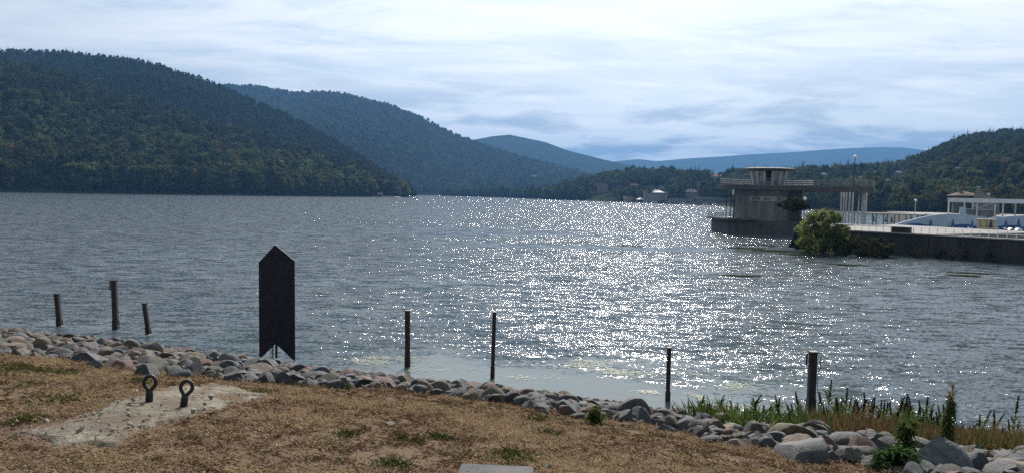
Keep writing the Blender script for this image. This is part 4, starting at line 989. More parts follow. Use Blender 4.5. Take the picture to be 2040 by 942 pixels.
# brown roofed pavilion and concrete chimney building
P = at_depth(1919, 418, 196); P[2] = 3.3; k = P[1] / FPX
pv_ = empty('round_pavilion', P, facing(P), 'brown shingled wide roofed pavilion behind the white canopy', 'pavilion')
MB().lathe([(2.6, 0), (2.6, 4.5)], 10).build('wall', 'base_concrete', pv_)
MB().lathe([(3.9, 4.35), (3.8, 4.5), (2.0, 5.15), (0.8, 5.45), (0.15, 5.5)], 12).build('roof', 'brown_roof', pv_)
MB().lathe([(0.45, 4.9), (0.45, 6.3), (0.6, 6.35), (0.5, 6.6)], 8, (-1.2, 0)).build('roof_lantern', 'grey_concrete', pv_)
P = at_depth(1957, 418, 190); P[2] = 3.3
sh = empty('concrete_shell', P, facing(P), 'grey concrete building with sloping fin shaped chimney behind the white canopy', 'building')
sh.scale = (0.78, 1, 0.80)
prof = [(-2.8, 0), (4.6, 0), (4.4, 4.6), (2.2, 5.4), (0.4, 6.2), (-0.6, 7.4), (-0.75, 8.2), (-1.75, 8.2), (-2.3, 6.2), (-2.8, 4.4)]
m = MB(); n = len(prof); vs = [(x, y, z) for y in (-1.2, 2.6) for x, z in prof]
m.add(vs, [tuple(range(n)), tuple(range(2 * n - 1, n - 1, -1))] + [(i, n + i, n + (i + 1) % n, (i + 1) % n) for i in range(n)]).build('fin_wall', 'grey_concrete', sh)
MB().box(-1.85, -0.65, -1.3, 2.7, 8.203, 8.45).build('chimney_cap', 'white_concrete', sh); MB().box(0.9, 1.9, 0, 1.2, 5.7, 6.5).build('vent', 'white_paint', sh)
# globe lamps
def lamp(P, hgt, lab, pole='dark_steel', r=0.26):
    e = empty('globe_lamp', P, 0, lab, 'street lamp', 'globe lamps')
    MB().tube([(0, 0, 0), (0.04, 0, hgt * 0.5), (0.08, 0, hgt)], [0.075, 0.06, 0.05], 8).build('pole', pole, e)
    MB().lathe([(0.14, 0), (0.14, 0.12), (0.08, 0.2)], 10).build('base', pole, e)
    m = MB(); m.lathe([(r * math.sin(a), -r * math.cos(a)) for a in np.linspace(0.15, 3.1, 10)], 14); m.build('globe', 'globe_white', e, (0.08, 0, hgt + r * 0.85), True)
    MB().lathe([(0.09, -0.1), (0.13, 0.03), (0.1, 0.06)], 10).build('collar', pole, e, (0.08, 0, hgt))
P = at_depth(1700, 372, 119.2); lamp((P[0], P[1], 7.86), 4.3, 'tall dark lamp with white globe standing on the raised platform', r=0.3)
P = at_depth(1601, 440, 112); lamp((P[0], P[1], QTOP), 3.5, 'white globe lamp behind the willow bush beside the tower', 'grey_steel', 0.24)
P = at_depth(1822, 430, 150); lamp((P[0], P[1], dz), 4.9, 'white globe lamp on pale pole above the long beige roof', 'white_paint', 0.27)
P = at_depth(1843, 440, 152); lamp((P[0], P[1], dz), 2.35, 'low white globe lamp behind the mural, left of two', 'white_paint', 0.22)
P = at_depth(1854, 440, 152); lamp((P[0], P[1], dz), 2.35, 'low white globe lamp behind the mural, right of two', 'white_paint', 0.22)

# ------------------------------------------------------------------ shrubs and tree at the quay
def bush(name, P, w, h, n, per, size, mat, lab, cat, seed, parts=True, flat=0.8, dome=0.7):
    rng = np.random.default_rng(seed); e = empty(name, P, 0, lab, cat); cs = []; rs = []
    for k in range(n):
        th = rng.random() * 6.283; f = rng.random() ** 0.5; z = h * (-0.02 + 0.96 * rng.random() ** 0.8 * (1 - 0.55 * f ** 3) ** dome)
        cs.append((w * 0.5 * f * math.cos(th), w * 0.38 * f * math.sin(th), z)); rs.append(w * (0.05 + 0.06 * rng.random()))
    V, F = leaf_cloud(rng, cs, rs, per, size, flat); link('foliage', np_mesh('foliage', V, F, mat), e)
    m = MB()
    for k in range(7):
        th = rng.random() * 6.283; m.tube([(0.1 * math.cos(th), 0.1 * math.sin(th), -0.4), (w * 0.12 * math.cos(th), w * 0.12 * math.sin(th), h * 0.4), (w * 0.25 * math.cos(th), w * 0.2 * math.sin(th), h * 0.8)], [0.06, 0.045, 0.015], 5)
    m.build('stem', 'bark', e); return e
P = at_z(1638, 501, 0.2); bush('willow_bush', P, 5.2, 4.6, 260, 80, 0.15, 'leaf_willow', 'bright yellow green willow bush at the foot of the quay corner', 'bush', 5)
P = at_z(1722, 507, 0.1); bush('trailing_shrub', P, 6.0, 1.9, 60, 80, 0.20, 'leaf_olive', 'low dark olive shrub at the foot of the quay wall', 'shrub', 6)
P = at_z(1606, 499, 0.1); bush('trailing_shrub', P, 3.0, 1.5, 26, 70, 0.2, 'leaf_olive', 'small dark shrub under the left side of the willow bush', 'shrub', 8)
for i, (px, py, w, h, lab) in enumerate(((1835, 512, 1.6, 1.3, 'sparse weed clump on the dark quay wall left of centre'), (1880, 513, 1.3, 0.9, 'small weed clump at the quay wall below the half open umbrella'), (1917, 516, 2.4, 1.4, 'wide weed clump at the quay wall foot left of the booth'), (1985, 520, 1.4, 1.0, 'weed clump at the quay wall foot right of the booth'))):
    P = at_z(px, py, 0.05) - qn * 0.9; bush('wall_weed', P, w, h, 12, 40, 0.15, 'leaf_olive', lab, 'weed', 30 + i)
P = at_depth(1601, 441, 106); P[2] = QTOP
dt = empty('leaning_tree', P, 0, 'dark leaning tree beside the intake tower', 'tree')
MB().tube([(0, 0, -0.3), (-0.25, 0, 0.7), (-0.75, 0, 1.5), (-1.0, 0.1, 2.3), (-1.4, 0, 3.6)], [0.2, 0.17, 0.14, 0.1, 0.04], 8).build('trunk', 'bark', dt)
rng = np.random.default_rng(77); cs = []; rs = []
for k in range(46):
    th = rng.random() * 6.283; f = rng.random() ** 0.5; cs.append((-1.55 + 2.0 * f * math.cos(th) , 1.8 * f * math.sin(th), 2.75 + 1.5 * (rng.random() - 0.42) * (1.15 - f * f))); rs.append(0.35 + 0.3 * rng.random())
V, F = leaf_cloud(rng, cs, rs, 90, 0.2, 0.7); link('crown', np_mesh('crown', V, F, 'leaf_dark'), dt)

# ================================================================== FOREGROUND BANK
# ------------------------------------------------------------------ stones
def ico(sub):
    bm = bmesh.new(); bmesh.ops.create_icosphere(bm, subdivisions=sub, radius=1.0)
    V = np.array([v.co[:] for v in bm.verts]); F = np.array([[v.index for v in f.verts] for f in bm.faces]); bm.free(); return V, F
IV, IF = ico(3)
STONE_MATS = ['slate', 'bluegrey', 'tan', 'pinkish', 'olive_grey']
def stone_shape(seed):
    r = np.random.default_rng(seed); V = IV.copy()
    o = r.random(3) * 50
    for _ in range(r.integers(5, 10)):
        d = r.normal(size=3); d /= np.linalg.norm(d); off = 0.42 + 0.36 * r.random()
        q = V @ d; ov = np.maximum(q - off, 0); V = V - (ov * 0.97)[:, None] * d
    n = fbm(V[:, 0] * 1.3 + o[0] + V[:, 2], V[:, 1] * 1.3 + o[1] - V[:, 2] * 0.7, seed, 3); V = V * (1 + 0.26 * n)[:, None]
    V *= np.array([1.0, 0.72 + 0.25 * r.random(), 0.58 + 0.22 * r.random()])
    return V / np.abs(V[:, 0]).max()
NS = 9; SHAPES = [stone_shape(300 + i) for i in range(NS)]
STONES = [[np_mesh('stone', SHAPES[i], IF, m, True) for i in range(NS)] for m in STONE_MATS]
for row in STONES:
    for me in row: me.set_sharp_from_angle(angle=math.radians(34))
STONECOL = proto_collection('stone_kind', [STONES[m][i] for m in range(5) for i in range(NS)])
cand = []   # x, y, z, radius, yaw, tiltx, tilty, mat, shape, label
CW = {'slate': 'dark slate', 'bluegrey': 'blue grey', 'tan': 'tan', 'pinkish': 'pinkish brown', 'olive_grey': 'olive grey'}
big = [(660, 768, 46, 'tan', 3, 'large rounded tan boulder at the grass edge right of the dark arrow panel'), (702, 757, 30, 'pinkish', 4, 'rounded pinkish stone touching the large tan boulder'),
       (172, 722, 56, 'slate', 1, 'big dark slate boulder below the tall left post'), (48, 708, 54, 'tan', 2, 'peaked brown boulder near the left edge of the stones'), (10, 702, 36, 'bluegrey', 5, 'blue grey stone cut by the left picture edge'),
       (236, 733, 56, 'pinkish', 6, 'broad pale pink boulder on the grass edge at left'), (108, 714, 34, 'olive_grey', 3, 'olive stone leaning between the brown and the dark left boulders'), (84, 708, 34, 'tan', 0, 'tan stone beside the peaked brown boulder'),
       (292, 745, 44, 'bluegrey', 1, 'angular blue grey boulder above the left ring bolt'), (350, 748, 56, 'bluegrey', 7, 'long blue grey boulder above the right ring bolt'), (190, 730, 44, 'bluegrey', 4, 'sloping blue grey slab stone before the big dark left boulder'),
       (428, 742, 26, 'pinkish', 2, 'reddish stone between the ring bolts and the arrow panel'), (618, 768, 24, 'slate', 0, 'small dark stone left of the large tan boulder'), (512, 770, 16, 'slate', 5, 'single small dark stone lying in the grass below the panel'),
       (985, 800, 42, 'pinkish', 6, 'flat pinkish stone at the grass edge near the fifth post'), (1016, 802, 50, 'slate', 2, 'long dark stone at the grass edge below the fifth post'), (1127, 826, 44, 'pinkish', 1, 'brownish boulder midway between the fifth and sixth posts'),
       (1150, 832, 38, 'slate', 8, 'dark stone beside the brownish boulder left of the sixth post'), (1085, 822, 24, 'tan', 4, 'small pale tan stone on the grass edge right of the fifth post'), (1075, 800, 40, 'slate', 6, 'dark heaped stone at the water right of the fifth post'),
       (1178, 812, 34, 'olive_grey', 3, 'rounded olive grey stone at the water left of the sixth post'), (1216, 822, 38, 'slate', 1, 'dark pointed stone rising left of the sixth post'), (1325, 856, 48, 'slate', 7, 'dark angular boulder at the grass edge below the sixth post'),
       (1300, 832, 28, 'slate', 0, 'small dark boulder right beside the foot of the sixth post'), (1345, 842, 34, 'tan', 5, 'rounded tan stone right of the sixth post'), (1243, 848, 30, 'bluegrey', 2, 'mottled blue grey stone at the grass edge left of the sixth post'),
       (1445, 868, 54, 'tan', 3, 'large rounded tan boulder between the sixth and seventh posts'), (1416, 880, 50, 'slate', 8, 'dark blue boulder at the grass edge below the first weeds'), (1468, 888, 54, 'tan', 6, 'flat brownish stone at the grass edge left of the seventh post'),
       (1488, 862, 44, 'olive_grey', 1, 'olive boulder behind the flat brownish stone'), (1510, 890, 56, 'bluegrey', 4, 'flat pale blue grey stone left of the huge dark boulder'), (1505, 852, 30, 'slate', 2, 'dark stone at the foot of the left weeds'),
       (1556, 880, 74, 'slate', 0, 'wide dark rounded boulder behind the huge long one'), (1598, 912, 112, 'slate', 3, 'huge long dark boulder at the grass edge below the seventh post'), (1594, 916, 58, 'bluegrey', 7, 'pale ridged stone leaning against the huge long boulder'),
       (1652, 892, 70, 'slate', 5, 'upright dark boulder with brown stain right below the seventh post'), (1690, 912, 50, 'bluegrey', 1, 'pale blue grey stone right of the huge long boulder'), (1755, 900, 50, 'slate', 6, 'dark peaked stone below the middle of the weeds'),
       (1745, 930, 70, 'bluegrey', 2, 'broad flat grey stone beside the leafy green weed'), (1820, 892, 48, 'slate', 8, 'dark boulder under the right weeds left of the tall weed'), (1850, 900, 40, 'tan', 4, 'brown stone just left of the tall weed'),
       (1935, 922, 128, 'tan', 6, 'huge pale tan boulder behind the tall weed'), (1912, 932, 64, 'slate', 3, 'dark boulder in front of the huge pale tan one'), (1995, 920, 54, 'slate', 1, 'dark rough boulder right of the huge pale tan one'),
       (2020, 935, 56, 'bluegrey', 5, 'pale layered grey stone at the right picture edge'), (1840, 938, 50, 'bluegrey', 0, 'pale flat stone beside the leafy green weed on its right'), (1930, 950, 46, 'olive_grey', 2, 'small olive stone cut by the bottom edge near the tall weed')]
for px, py, w, mt, shp, lab in big:
    P = on_bank(px, py); r = 0.5 * w * np.linalg.norm(P - CAM) / FPX
    cand.append([P[0], P[1], P[2] + r * 0.06, r, random.uniform(-0.4, 0.4), random.uniform(-0.15, 0.15), random.uniform(-0.2, 0.2), STONE_MATS.index(mt), shp, lab])
nbig = len(cand)
BX = np.array([[c[0], c[1], c[3]] for c in cand])
t = -27.0
while t < 15.5:
    se, sw = float(s_edge(t)), float(s_water(t)); s = se + 0.03
    while s < sw - 0.9 - float(np.interp(t, [-14, -4], [1.3, 0])):
        f = (s - se) / (sw - se)
        if f < 0.10: r = random.uniform(0.04, 0.13)
        else: r = random.choice((random.uniform(0.05, 0.10), random.uniform(0.08, 0.16), random.uniform(0.11, 0.21) * (1.35 if random.random() < 0.12 else 1))) * (1 - 0.25 * f) * float(np.interp(t, [-3, 5, 12], [1, 1.45, 1.7]))
        s1, t1 = s + random.uniform(-0.08, 0.08), t + random.uniform(-0.12, 0.12)
        x, y = xy(s1, t1); z = float(bank_z(np.array([x]), np.array([y]))[0])
        if np.all(np.hypot(BX[:, 0] - x, BX[:, 1] - y) > BX[:, 2] * 0.8 + r * 0.35):
            left = t < -6
            mt = random.choices(range(5), (2.2, 2.8, 2.2, 1.9, 2.0) if left else (3.6, 2.6, 1.4, 0.9, 1.6))[0]
            if z + r * 1.0 > 0 and r < 0.5:
                qx, qy, qz = project(np.array([x, y, z + r * 0.85]))
                if qy < np.interp(qx, [p[0] for p in WATER_PX], [p[1] for p in WATER_PX]) - 3: s += r; continue
            cand.append([x, y, z + r * random.uniform(0.12, 0.4), r, random.uniform(0, 6.28), random.uniform(-0.35, 0.35), random.uniform(-0.35, 0.35), mt, random.randrange(NS), None])
        s += r * random.uniform(1.1, 1.6) * (1 + 0.6 * f)
    t += 0.19
C_ = np.array([[c[0], c[1], c[2], c[3]] for c in cand]); cxp, cyp, czp = project(C_[:, :3]); rp = C_[:, 3] * FPX / czp
# which stones show largest: paint discs far to near into a coarse id buffer
H_, W_ = 471, 1020; idb = -np.ones((H_, W_), int)
for i in np.argsort(-czp):
    a, b, r = cxp[i] / 2, cyp[i] / 2, rp[i] / 2
    x0, x1, y0, y1 = int(max(0, a - r)), int(min(W_ - 1, a + r)) + 1, int(max(0, b - r * 0.6)), int(min(H_ - 1, b + r * 0.6)) + 1
    if x1 <= x0 or y1 <= y0: continue
    yy, xx = np.mgrid[y0:y1, x0:x1]; m_ = ((xx - a) / r) ** 2 + ((yy - b) / (r * 0.62)) ** 2 < 1; idb[y0:y1, x0:x1][m_] = i
cnt = np.bincount(idb[idb >= 0], minlength=len(cand)).astype(float); cnt[:nbig] += 1e6
top = set(np.argsort(-cnt)[:300].tolist())
def zone(px):
    for lim, w in ((130, 'at the far left below the leftmost post'), (260, 'below the two left posts'), (390, 'above the ring bolts'), (500, 'left of the arrow panel foot'), (610, 'around the arrow panel foot'), (760, 'right of the arrow panel'),
                   (900, 'below the fourth post'), (1040, 'below the fifth post'), (1180, 'right of the fifth post'), (1290, 'left of the sixth post'), (1400, 'below the sixth post'), (1560, 'left of the seventh post'), (1700, 'below the seventh post'), (1850, 'below the right weeds')):
        if px < lim: return w
    return 'beside the tall weed'
for i in sorted(top):
    x, y, z, r, a, b, c, mt, sh_, lab = cand[i]
    o = link('shore_stone', STONES[mt][sh_], None, (x, y, z), 0, (r, r * 0.85, r * (0.62 if r > 0.16 else 0.8)) if i < nbig else r); o.rotation_euler = (b, c, a)
    sz = 'small' if rp[i] < 9 else 'medium' if rp[i] < 15 else 'large'
    pos = 'at the grass edge ' if (st(np.array([x, y]))[0] - s_edge(st(np.array([x, y]))[1])) < 1.2 else 'on the stony slope ' if cyp[i] > np.interp(cxp[i], [p[0] for p in WATER_PX], [p[1] for p in WATER_PX]) + 14 else 'near the water '
    tag(o, lab or '%s %s stone %s%s' % (sz, CW[STONE_MATS[mt]], pos, zone(cxp[i])), 'stone', 'stones along the shore')
rest = [i for i in range(len(cand)) if i not in top]
R_ = np.array([[cand[i][k] for k in range(9)] for i in rest])
scatter('shore_stones', R_[:, :3], R_[:, [5, 6, 4]], np.repeat(R_[:, 3:4], 3, 1), (R_[:, 7] * NS + R_[:, 8]).astype(int), STONECOL, 'smaller mixed stones filling the shore bank between the larger ones', 'stones')

# ------------------------------------------------------------------ concrete slab with ring bolts
SL = [(-25, 862), (40, 842), (120, 835), (190, 815), (240, 795), (285, 775), (340, 768), (430, 763), (480, 775), (545, 788), (500, 800), (430, 822), (380, 835), (330, 850), (280, 868), (235, 900), (160, 893), (80, 896), (30, 880)]
def flat_hit(px, py):
    r = ray(px, py); k = np.linspace(3.5, 30, 3000); P = CAM + k[:, None] * r; b = P[:, 2] < bank_z(P[:, 0], P[:, 1], False); return P[int(np.argmax(b))]
sp_ = np.array([flat_hit(*p)[:2] for p in SL])
def inside(poly, X, Y):
    c = np.zeros(X.shape, bool); n = len(poly)
    for i in range(n):
        (x1, y1), (x2, y2) = poly[i], poly[(i + 1) % n]
        cond = ((y1 > Y) != (y2 > Y)) & (X < (x2 - x1) * (Y - y1) / (y2 - y1 + 1e-12) + x1); c ^= cond
    return c
gx, gy = np.meshgrid(np.arange(sp_[:, 0].min() - .3, sp_[:, 0].max() + .3, 0.04), np.arange(sp_[:, 1].min() - .3, sp_[:, 1].max() + .3, 0.04), indexing='ij')
wob = 0.22 * fbm(gx * 3, gy * 3, 91, 3); ins = inside(sp_, gx + wob, gy + 0.22 * fbm(gx * 3, gy * 3, 97, 3))
core = ins.copy()
for dx in (-1, 0, 1):
    for dy in (-1, 0, 1): core &= np.roll(np.roll(ins, dx, 0), dy, 1)
pit = np.clip(fbm(gx * 2.2, gy * 2.2, 99, 5) - 0.12, 0, 1)
gz = bank_z(gx, gy) + np.where(core, 0.016 + 0.04 * fbm(gx * 5, gy * 5, 93, 4) - 0.5 * pit, -0.045)
ok = (ins[:-1, :-1] | ins[1:, :-1] | ins[:-1, 1:] | ins[1:, 1:]).ravel()
Fg = grid_faces(*gx.shape)[ok]; used = np.unique(Fg); rm = -np.ones(gx.size, int); rm[used] = np.arange(len(used))
slab = link('concrete_slab', np_mesh('concrete_slab', np.stack([gx, gy, gz], -1).reshape(-1, 3)[used], rm[Fg][:, ::-1], 'weathered_slab', False)); tag(slab, 'crumbling pale concrete slab sunk in the dry grass', 'slab')
def slab_z(x, y): return float(bank_z(np.array([x]), np.array([y]))[0]) + 0.03
def ring_bolt(base, topx, h_px, lab):
    P = flat_hit(*base); k = np.linalg.norm(P - CAM) / FPX; H = h_px * k; lean = (topx - base[0]) * k
    e = empty('ring_bolt', (P[0], P[1], slab_z(P[0], P[1]) - 0.02), math.radians(18), lab, 'ring bolt', 'mooring ring bolts')
    e.rotation_euler = (0, math.atan2(lean, H), math.radians(10))
    MB().tube([(0, 0, -0.03), (0, 0, H * 0.30), (0, 0, H * 0.46)], [6.6 * k, 6.4 * k, 6.0 * k], 12).build('shank', 'dark_iron', e, smooth=True)
    pts = []
    for a in np.linspace(0, 2 * math.pi, 29)[:-1]:
        w = 10.0 * k * math.sin(a) * (1 - 0.42 * max(0, math.cos(a)) ** 1.2); z = H * (0.70 - 0.255 * math.cos(a)); pts.append((w, 0, z))
    m = MB(); P_ = [Vector(p) for p in pts]; n = len(P_); q = 8; vs = []; fs = []
    for i in range(n):
        d = (P_[(i + 1) % n] - P_[i - 1]).normalized(); s_ = Vector((0, 1, 0)); u_ = d.cross(s_)
        for j in range(q): th = 6.2832 * j / q; vs.append(P_[i] + u_ * (3.4 * k * math.cos(th)) + s_ * (3.6 * k * math.sin(th)))
    for i in range(n):
        for j in range(q): fs.append((i * q + j, i * q + (j + 1) % q, ((i + 1) % n) * q + (j + 1) % q, ((i + 1) % n) * q + j))
    m.add(vs, fs).build('eye', 'dark_iron', e, smooth=True)
ring_bolt((297, 802), 299, 50, 'dark iron ring bolt on the concrete slab, left of the pair')
ring_bolt((365, 813), 373, 51, 'dark iron ring bolt on the concrete slab, right tilted one of the pair')
# slab at the bottom edge
P = flat_hit(990, 944); kk = P[1] / FPX
b = MB().box(-74 * kk, 74 * kk, -0.75, 0.02, -0.15, 0.03).build('paving_slab', 'paving', None, (P[0], P[1], float(bank_z(np.array([P[0]]), np.array([P[1]]))[0]) + 0.01), bevel=0.012); b.rotation_euler = (math.radians(-6), 0, math.radians(-3)); tag(b, 'grey paving slab lying in the grass at the bottom edge', 'slab')

# ------------------------------------------------------------------ dark arrow panel
P = on_bank(547, 727); d = P[1]
def pl(x, y, dy=0.0): q = at_depth(x, y, d); return (q[0] - P[0], dy, q[2] - P[2])
sg = empty('arrow_panel', P, 0, 'tall dark navy arrow shaped navigation panel with notched foot on the stones', 'sign')
for nm, quad in (('left_half', [(512, 523), (548, 487), (549, 684), (513, 718)]), ('right_half', [(548, 487), (584, 520), (585, 722), (549, 684)])):
    m = MB(); vs = []
    for (x, y) in quad: 
        edge_ = abs(x - 548.5) > 10; vs.append(pl(x, y, 0.14 if edge_ else 0.0))
    vs2 = [(a, b + 0.025, c) for a, b, c in vs]
    m.add(vs + vs2, [(0, 1, 2, 3), (7, 6, 5, 4), (0, 4, 5, 1), (1, 5, 6, 2), (2, 6, 7, 3), (3, 7, 4, 0)]).build('panel_half', 'navy_paint', sg)
a, b_ = pl(547, 500, 0.16), pl(547, 735, 0.16)
MB().tube([b_, a], 2.4 * d / FPX, 8).build('post', 'dark_iron', sg)
m = MB(); pts = [pl(541 + 1.6 * math.sin(i * 1.9), 688 + i * 2.4, 0.09) for i in range(14)]; m.tube(pts, 0.018, 5).build('chain', 'dark_iron', sg)
for y in (545, 600, 655):
    for x in (520, 576):
        q = pl(x, y, 0.098); MB().lathe([(0.022, -0.016), (0.022, 0.0), (0.012, 0.008)], 8).build('bolt', 'dark_iron', sg, q).rotation_euler = (math.pi / 2, 0, 0)
for y in (540, 610, 670):
    q0, q1 = pl(518, y, 0.19), pl(579, y, 0.19); MB().tube([q0, q1], 0.022, 6).build('cross_bar', 'dark_iron', sg)

# ------------------------------------------------------------------ mooring posts in the water
def post(top, base, wpx, lab, bracket=False, wire=False):
    B = at_z(base[0], base[1], 0.0); d = B[1]; T_ = at_depth(top[0], top[1], d); k = d / FPX
    e = empty('mooring_post', (B[0], B[1], 0), 0, lab, 'post', 'steel posts standing in the water'); v = Vector(T_ - B); w = wpx * k / 2
    ax = v.normalized(); lo = -ax * 1.6
    m = MB(); vs = []
    for c in (lo, v):
        for a, b in ((-w, -w), (w, -w), (w, w), (-w, w)): vs.append((c[0] + a, c[1] + b, c[2]))
    m.add(vs, [(3, 2, 1, 0), (4, 5, 6, 7), (0, 1, 5, 4), (1, 2, 6, 5), (2, 3, 7, 6), (3, 0, 4, 7)])
    m.build('pile', 'dark_iron', e, bevel=0.02)
    g = MB(); hz = min(0.35, v.length * 0.2)
    vs = []
    for c in (-ax * 0.5, ax * hz):
        for a, b in ((-w - .008, -w - .008), (w + .008, -w - .008), (w + .008, w + .008), (-w - .008, w + .008)): vs.append((c[0] + a, c[1] + b, c[2]))
    g.add(vs, [(3, 2, 1, 0), (4, 5, 6, 7), (0, 1, 5, 4), (1, 2, 6, 5), (2, 3, 7, 6), (3, 0, 4, 7)]).build('wet_band', 'wet_iron', e)
    m = MB().box(-w * 1.12, w * 1.12, -w * 1.12, w * 1.12, 0, 0.05).build('cap', 'dark_iron', e, tuple(v - ax * 0.01))
    if bracket:
        c = v * 0.93; m = MB(); m.tube([(c[0] - w + 0.01, 0, c[2] + 0.08), (c[0] - w - 0.07, 0, c[2] + 0.08), (c[0] - w - 0.07, 0, c[2] - 0.22), (c[0] - w + 0.01, 0, c[2] - 0.22)], 0.025, 6).build('handle', 'dark_iron', e)
    if wire:
        m = MB(); m.tube([(v[0] + w, -w, v[2] - 0.08)] + [(v[0] * (1 - f) + w + 0.05 + 0.035 * math.sin(f * 9), -w, v[2] * (1 - f) + 0.05) for f in np.linspace(0.08, 1, 14)], 0.009, 5).build('wire', 'dark_iron', e)
post((113, 586), (119, 648), 8.5, 'leaning dark post in the water, leftmost of all')
post((227, 559), (231, 655), 9.5, 'tall dark post with a handle, second from the left', True)
post((288, 605), (296, 664), 8, 'short leaning dark post, third from the left beside the arrow panel')
post((812, 620), (812, 730), 10, 'straight dark post, first right of the arrow panel')
post((985, 623), (981, 752), 7.5, 'thin dark post near the picture middle, second right of the arrow panel')
post((1333, 694), (1330, 798), 8, 'short dark post in the green floating algae, left of the thick one')
post((1620, 702), (1615, 815), 14, 'thickest dark post with handle and hanging wire, rightmost', True, True)

# ------------------------------------------------------------------ weeds at the water edge
def weed_meshes(seed, h=0.62, dry=False):
    r = np.random.default_rng(seed); bend = r.normal(0, 0.10)
    ctr = lambda f: np.array([bend * f * f * h * 1.5, 0.3 * bend * f * h, h * f])
    stem = MB().tube([tuple(ctr(f)) for f in np.linspace(-0.05, 0.98, 6)], [0.007, 0.0065, 0.006, 0.005, 0.004, 0.003], 5).mesh('stem', 'weed_green')
    cs = [ctr(f) for f in np.linspace(0.70, 1.0, 7)]; V, F = leaf_cloud(r, cs, [0.010 * q for q in (0.9, 1.1, 1.15, 1.1, 0.95, 0.75, 0.5)], 24, 0.024, 1.6)
    spike = np_mesh('spike', V, F, 'weed_spike')
    n = 44; f = r.random(n) * 0.68 + 0.08; th = r.random(n) * 6.283; L_ = h * (0.10 + 0.10 * r.random(n)); C = np.array([ctr(q) for q in f])
    out_ = np.stack([np.cos(th), np.sin(th), 0.5 + 0.5 * r.random(n)], 1); tip = C + out_ * L_[:, None]; side = np.stack([-np.sin(th), np.cos(th), 0 * th], 1) * (0.012 + 0.008 * r.random(n))[:, None]
    mid = C + out_ * (L_ * 0.5)[:, None] + np.array([0, 0, 0.01]); V = np.stack([C, mid + side, tip - np.array([0, 0, 0.02]), mid - side], 1).reshape(-1, 3)
    leaves = np_mesh('leaves', V, np.arange(len(V)).reshape(-1, 4), 'weed_dry' if dry else 'weed_green')
    return stem, spike, leaves
WV = [weed_meshes(400 + i) for i in range(7)] + [weed_meshes(420 + i, dry=True) for i in range(4)]
def wy(px): return float(np.interp(px, [p[0] for p in WATER_PX], [p[1] for p in WATER_PX]))
def weed(px, hpx, k, lab, grp):
    P = on_bank(px, wy(px) + random.uniform(2, 12)); P[2] = max(P[2], -0.02); s = hpx * np.linalg.norm(P - CAM) / FPX / 0.62
    e = empty('water_weed', P, random.uniform(-0.5, 0.5), lab, 'plant', grp); e.scale = (0.85 + 0.3 * s, 0.85 + 0.3 * s, s)
    for nm, me in zip(('stem', 'spike', 'leaves'), WV[k]): link(nm, me, e)
tuft = [(1393, 48), (1420, 38), (1427, 50), (1434, 44), (1460, 46), (1467, 36), (1480, 26), (1491, 62), (1496, 40), (1508, 54), (1517, 44), (1530, 40), (1538, 44), (1547, 58), (1552, 62), (1556, 38), (1564, 30), (1569, 40), (1573, 32), (1580, 50), (1590, 72), (1594, 50), (1600, 30), (1632, 30)]
for px, h in tuft:
    weed(px, h, random.randrange(7), '%s green spiked water weed in the loose group %s' % ('tall' if h > 49 else 'short' if h < 38 else 'middling', 'around the seventh post' if px > 1560 else 'near the first weeds' if px < 1470 else 'midway to the seventh post') if px < 1610 else 'small green spiked weed just right of the seventh post', 'weeds left of the seventh post')
x = 1638.0
while x < 1892:
    h = random.choice((40, 50, 55, 60, 66, 76)) * (0.75 + 0.5 * random.random())
    weed(x, min(h, 100), random.choice((0, 1, 2, 3, 4, 5, 6, 7, 8, 9)), '%s spiked weed in the %s of the dense reddish green stand' % ('very tall' if h > 78 else 'tall' if h > 62 else 'short' if h < 45 else 'middling', 'left end' if x < 1685 else 'left third' if x < 1735 else 'middle' if x < 1790 else 'right third' if x < 1840 else 'right end'), 'dense weeds right of the seventh post'); x += random.uniform(2.2, 5.2)
for px, h in ((1908, 34), (1922, 40), (1934, 36), (1948, 56), (1953, 60), (1960, 30), (1972, 58), (1979, 66), (1998, 34), (2010, 50), (2017, 84), (2022, 44), (2034, 50)):
    weed(px, h, random.choice((7, 8, 9, 10, 2)), 'thin dry spiked weed in the sparse group at the right edge', 'sparse weeds at the right edge')
# dry undergrowth
def dry_clump(seed, mat, h=0.2, n=40, wd=0.012):
    r = np.random.default_rng(seed); th = r.random(n) * 6.283; b = np.stack([0.10 * r.normal(size=n), 0.10 * r.normal(size=n), 0 * th], 1); L_ = h * (0.5 + 0.9 * r.random(n)); sp = 0.2 + 0.6 * r.random(n)
    out_ = np.stack([np.cos(th) * sp, np.sin(th) * sp, np.ones(n)], 1); tip = b + out_ * L_[:, None]; sd = np.stack([-np.sin(th), np.cos(th), 0 * th], 1) * wd * 0.5; mid = b + out_ * (L_ * 0.55)[:, None] + np.array([0, 0, 0.02])
    V = np.stack([b - sd, b + sd, mid + sd * 0.8, tip, mid - sd * 0.8], 1).reshape(-1, 3); return np_mesh('clump', V, np.arange(len(V)).reshape(-1, 5), mat)
UG = proto_collection('undergrowth_kind', [dry_clump(500 + i, m) for i, m in enumerate(('weed_dry', 'weed_dry', 'weed_green', 'weed_dark'))])
pts = []; ids = []
for k in range(900):
    px = (1600 + 470 * random.random()) if k > 28 else (1385 + 215 * random.random()); P = on_bank(px, wy(px) + random.uniform(-1, 26)); pts.append(P + np.array([0, 0, -0.01])); ids.append(random.choices(range(4), (4, 3, 1.5, 0.6) if px > 1630 else (0.5, 0.4, 3, 2))[0])
pts = np.array(pts); n = len(pts); s = 0.7 + 0.8 * RNG.random(n)
scatter('undergrowth', pts, np.stack([0 * s, 0 * s, RNG.random(n) * 6.28], 1), np.stack([s, s, s * (0.8 + 0.5 * RNG.random(n))], 1), ids, UG, 'tangled dry and green undergrowth between the weeds at the water', 'undergrowth')

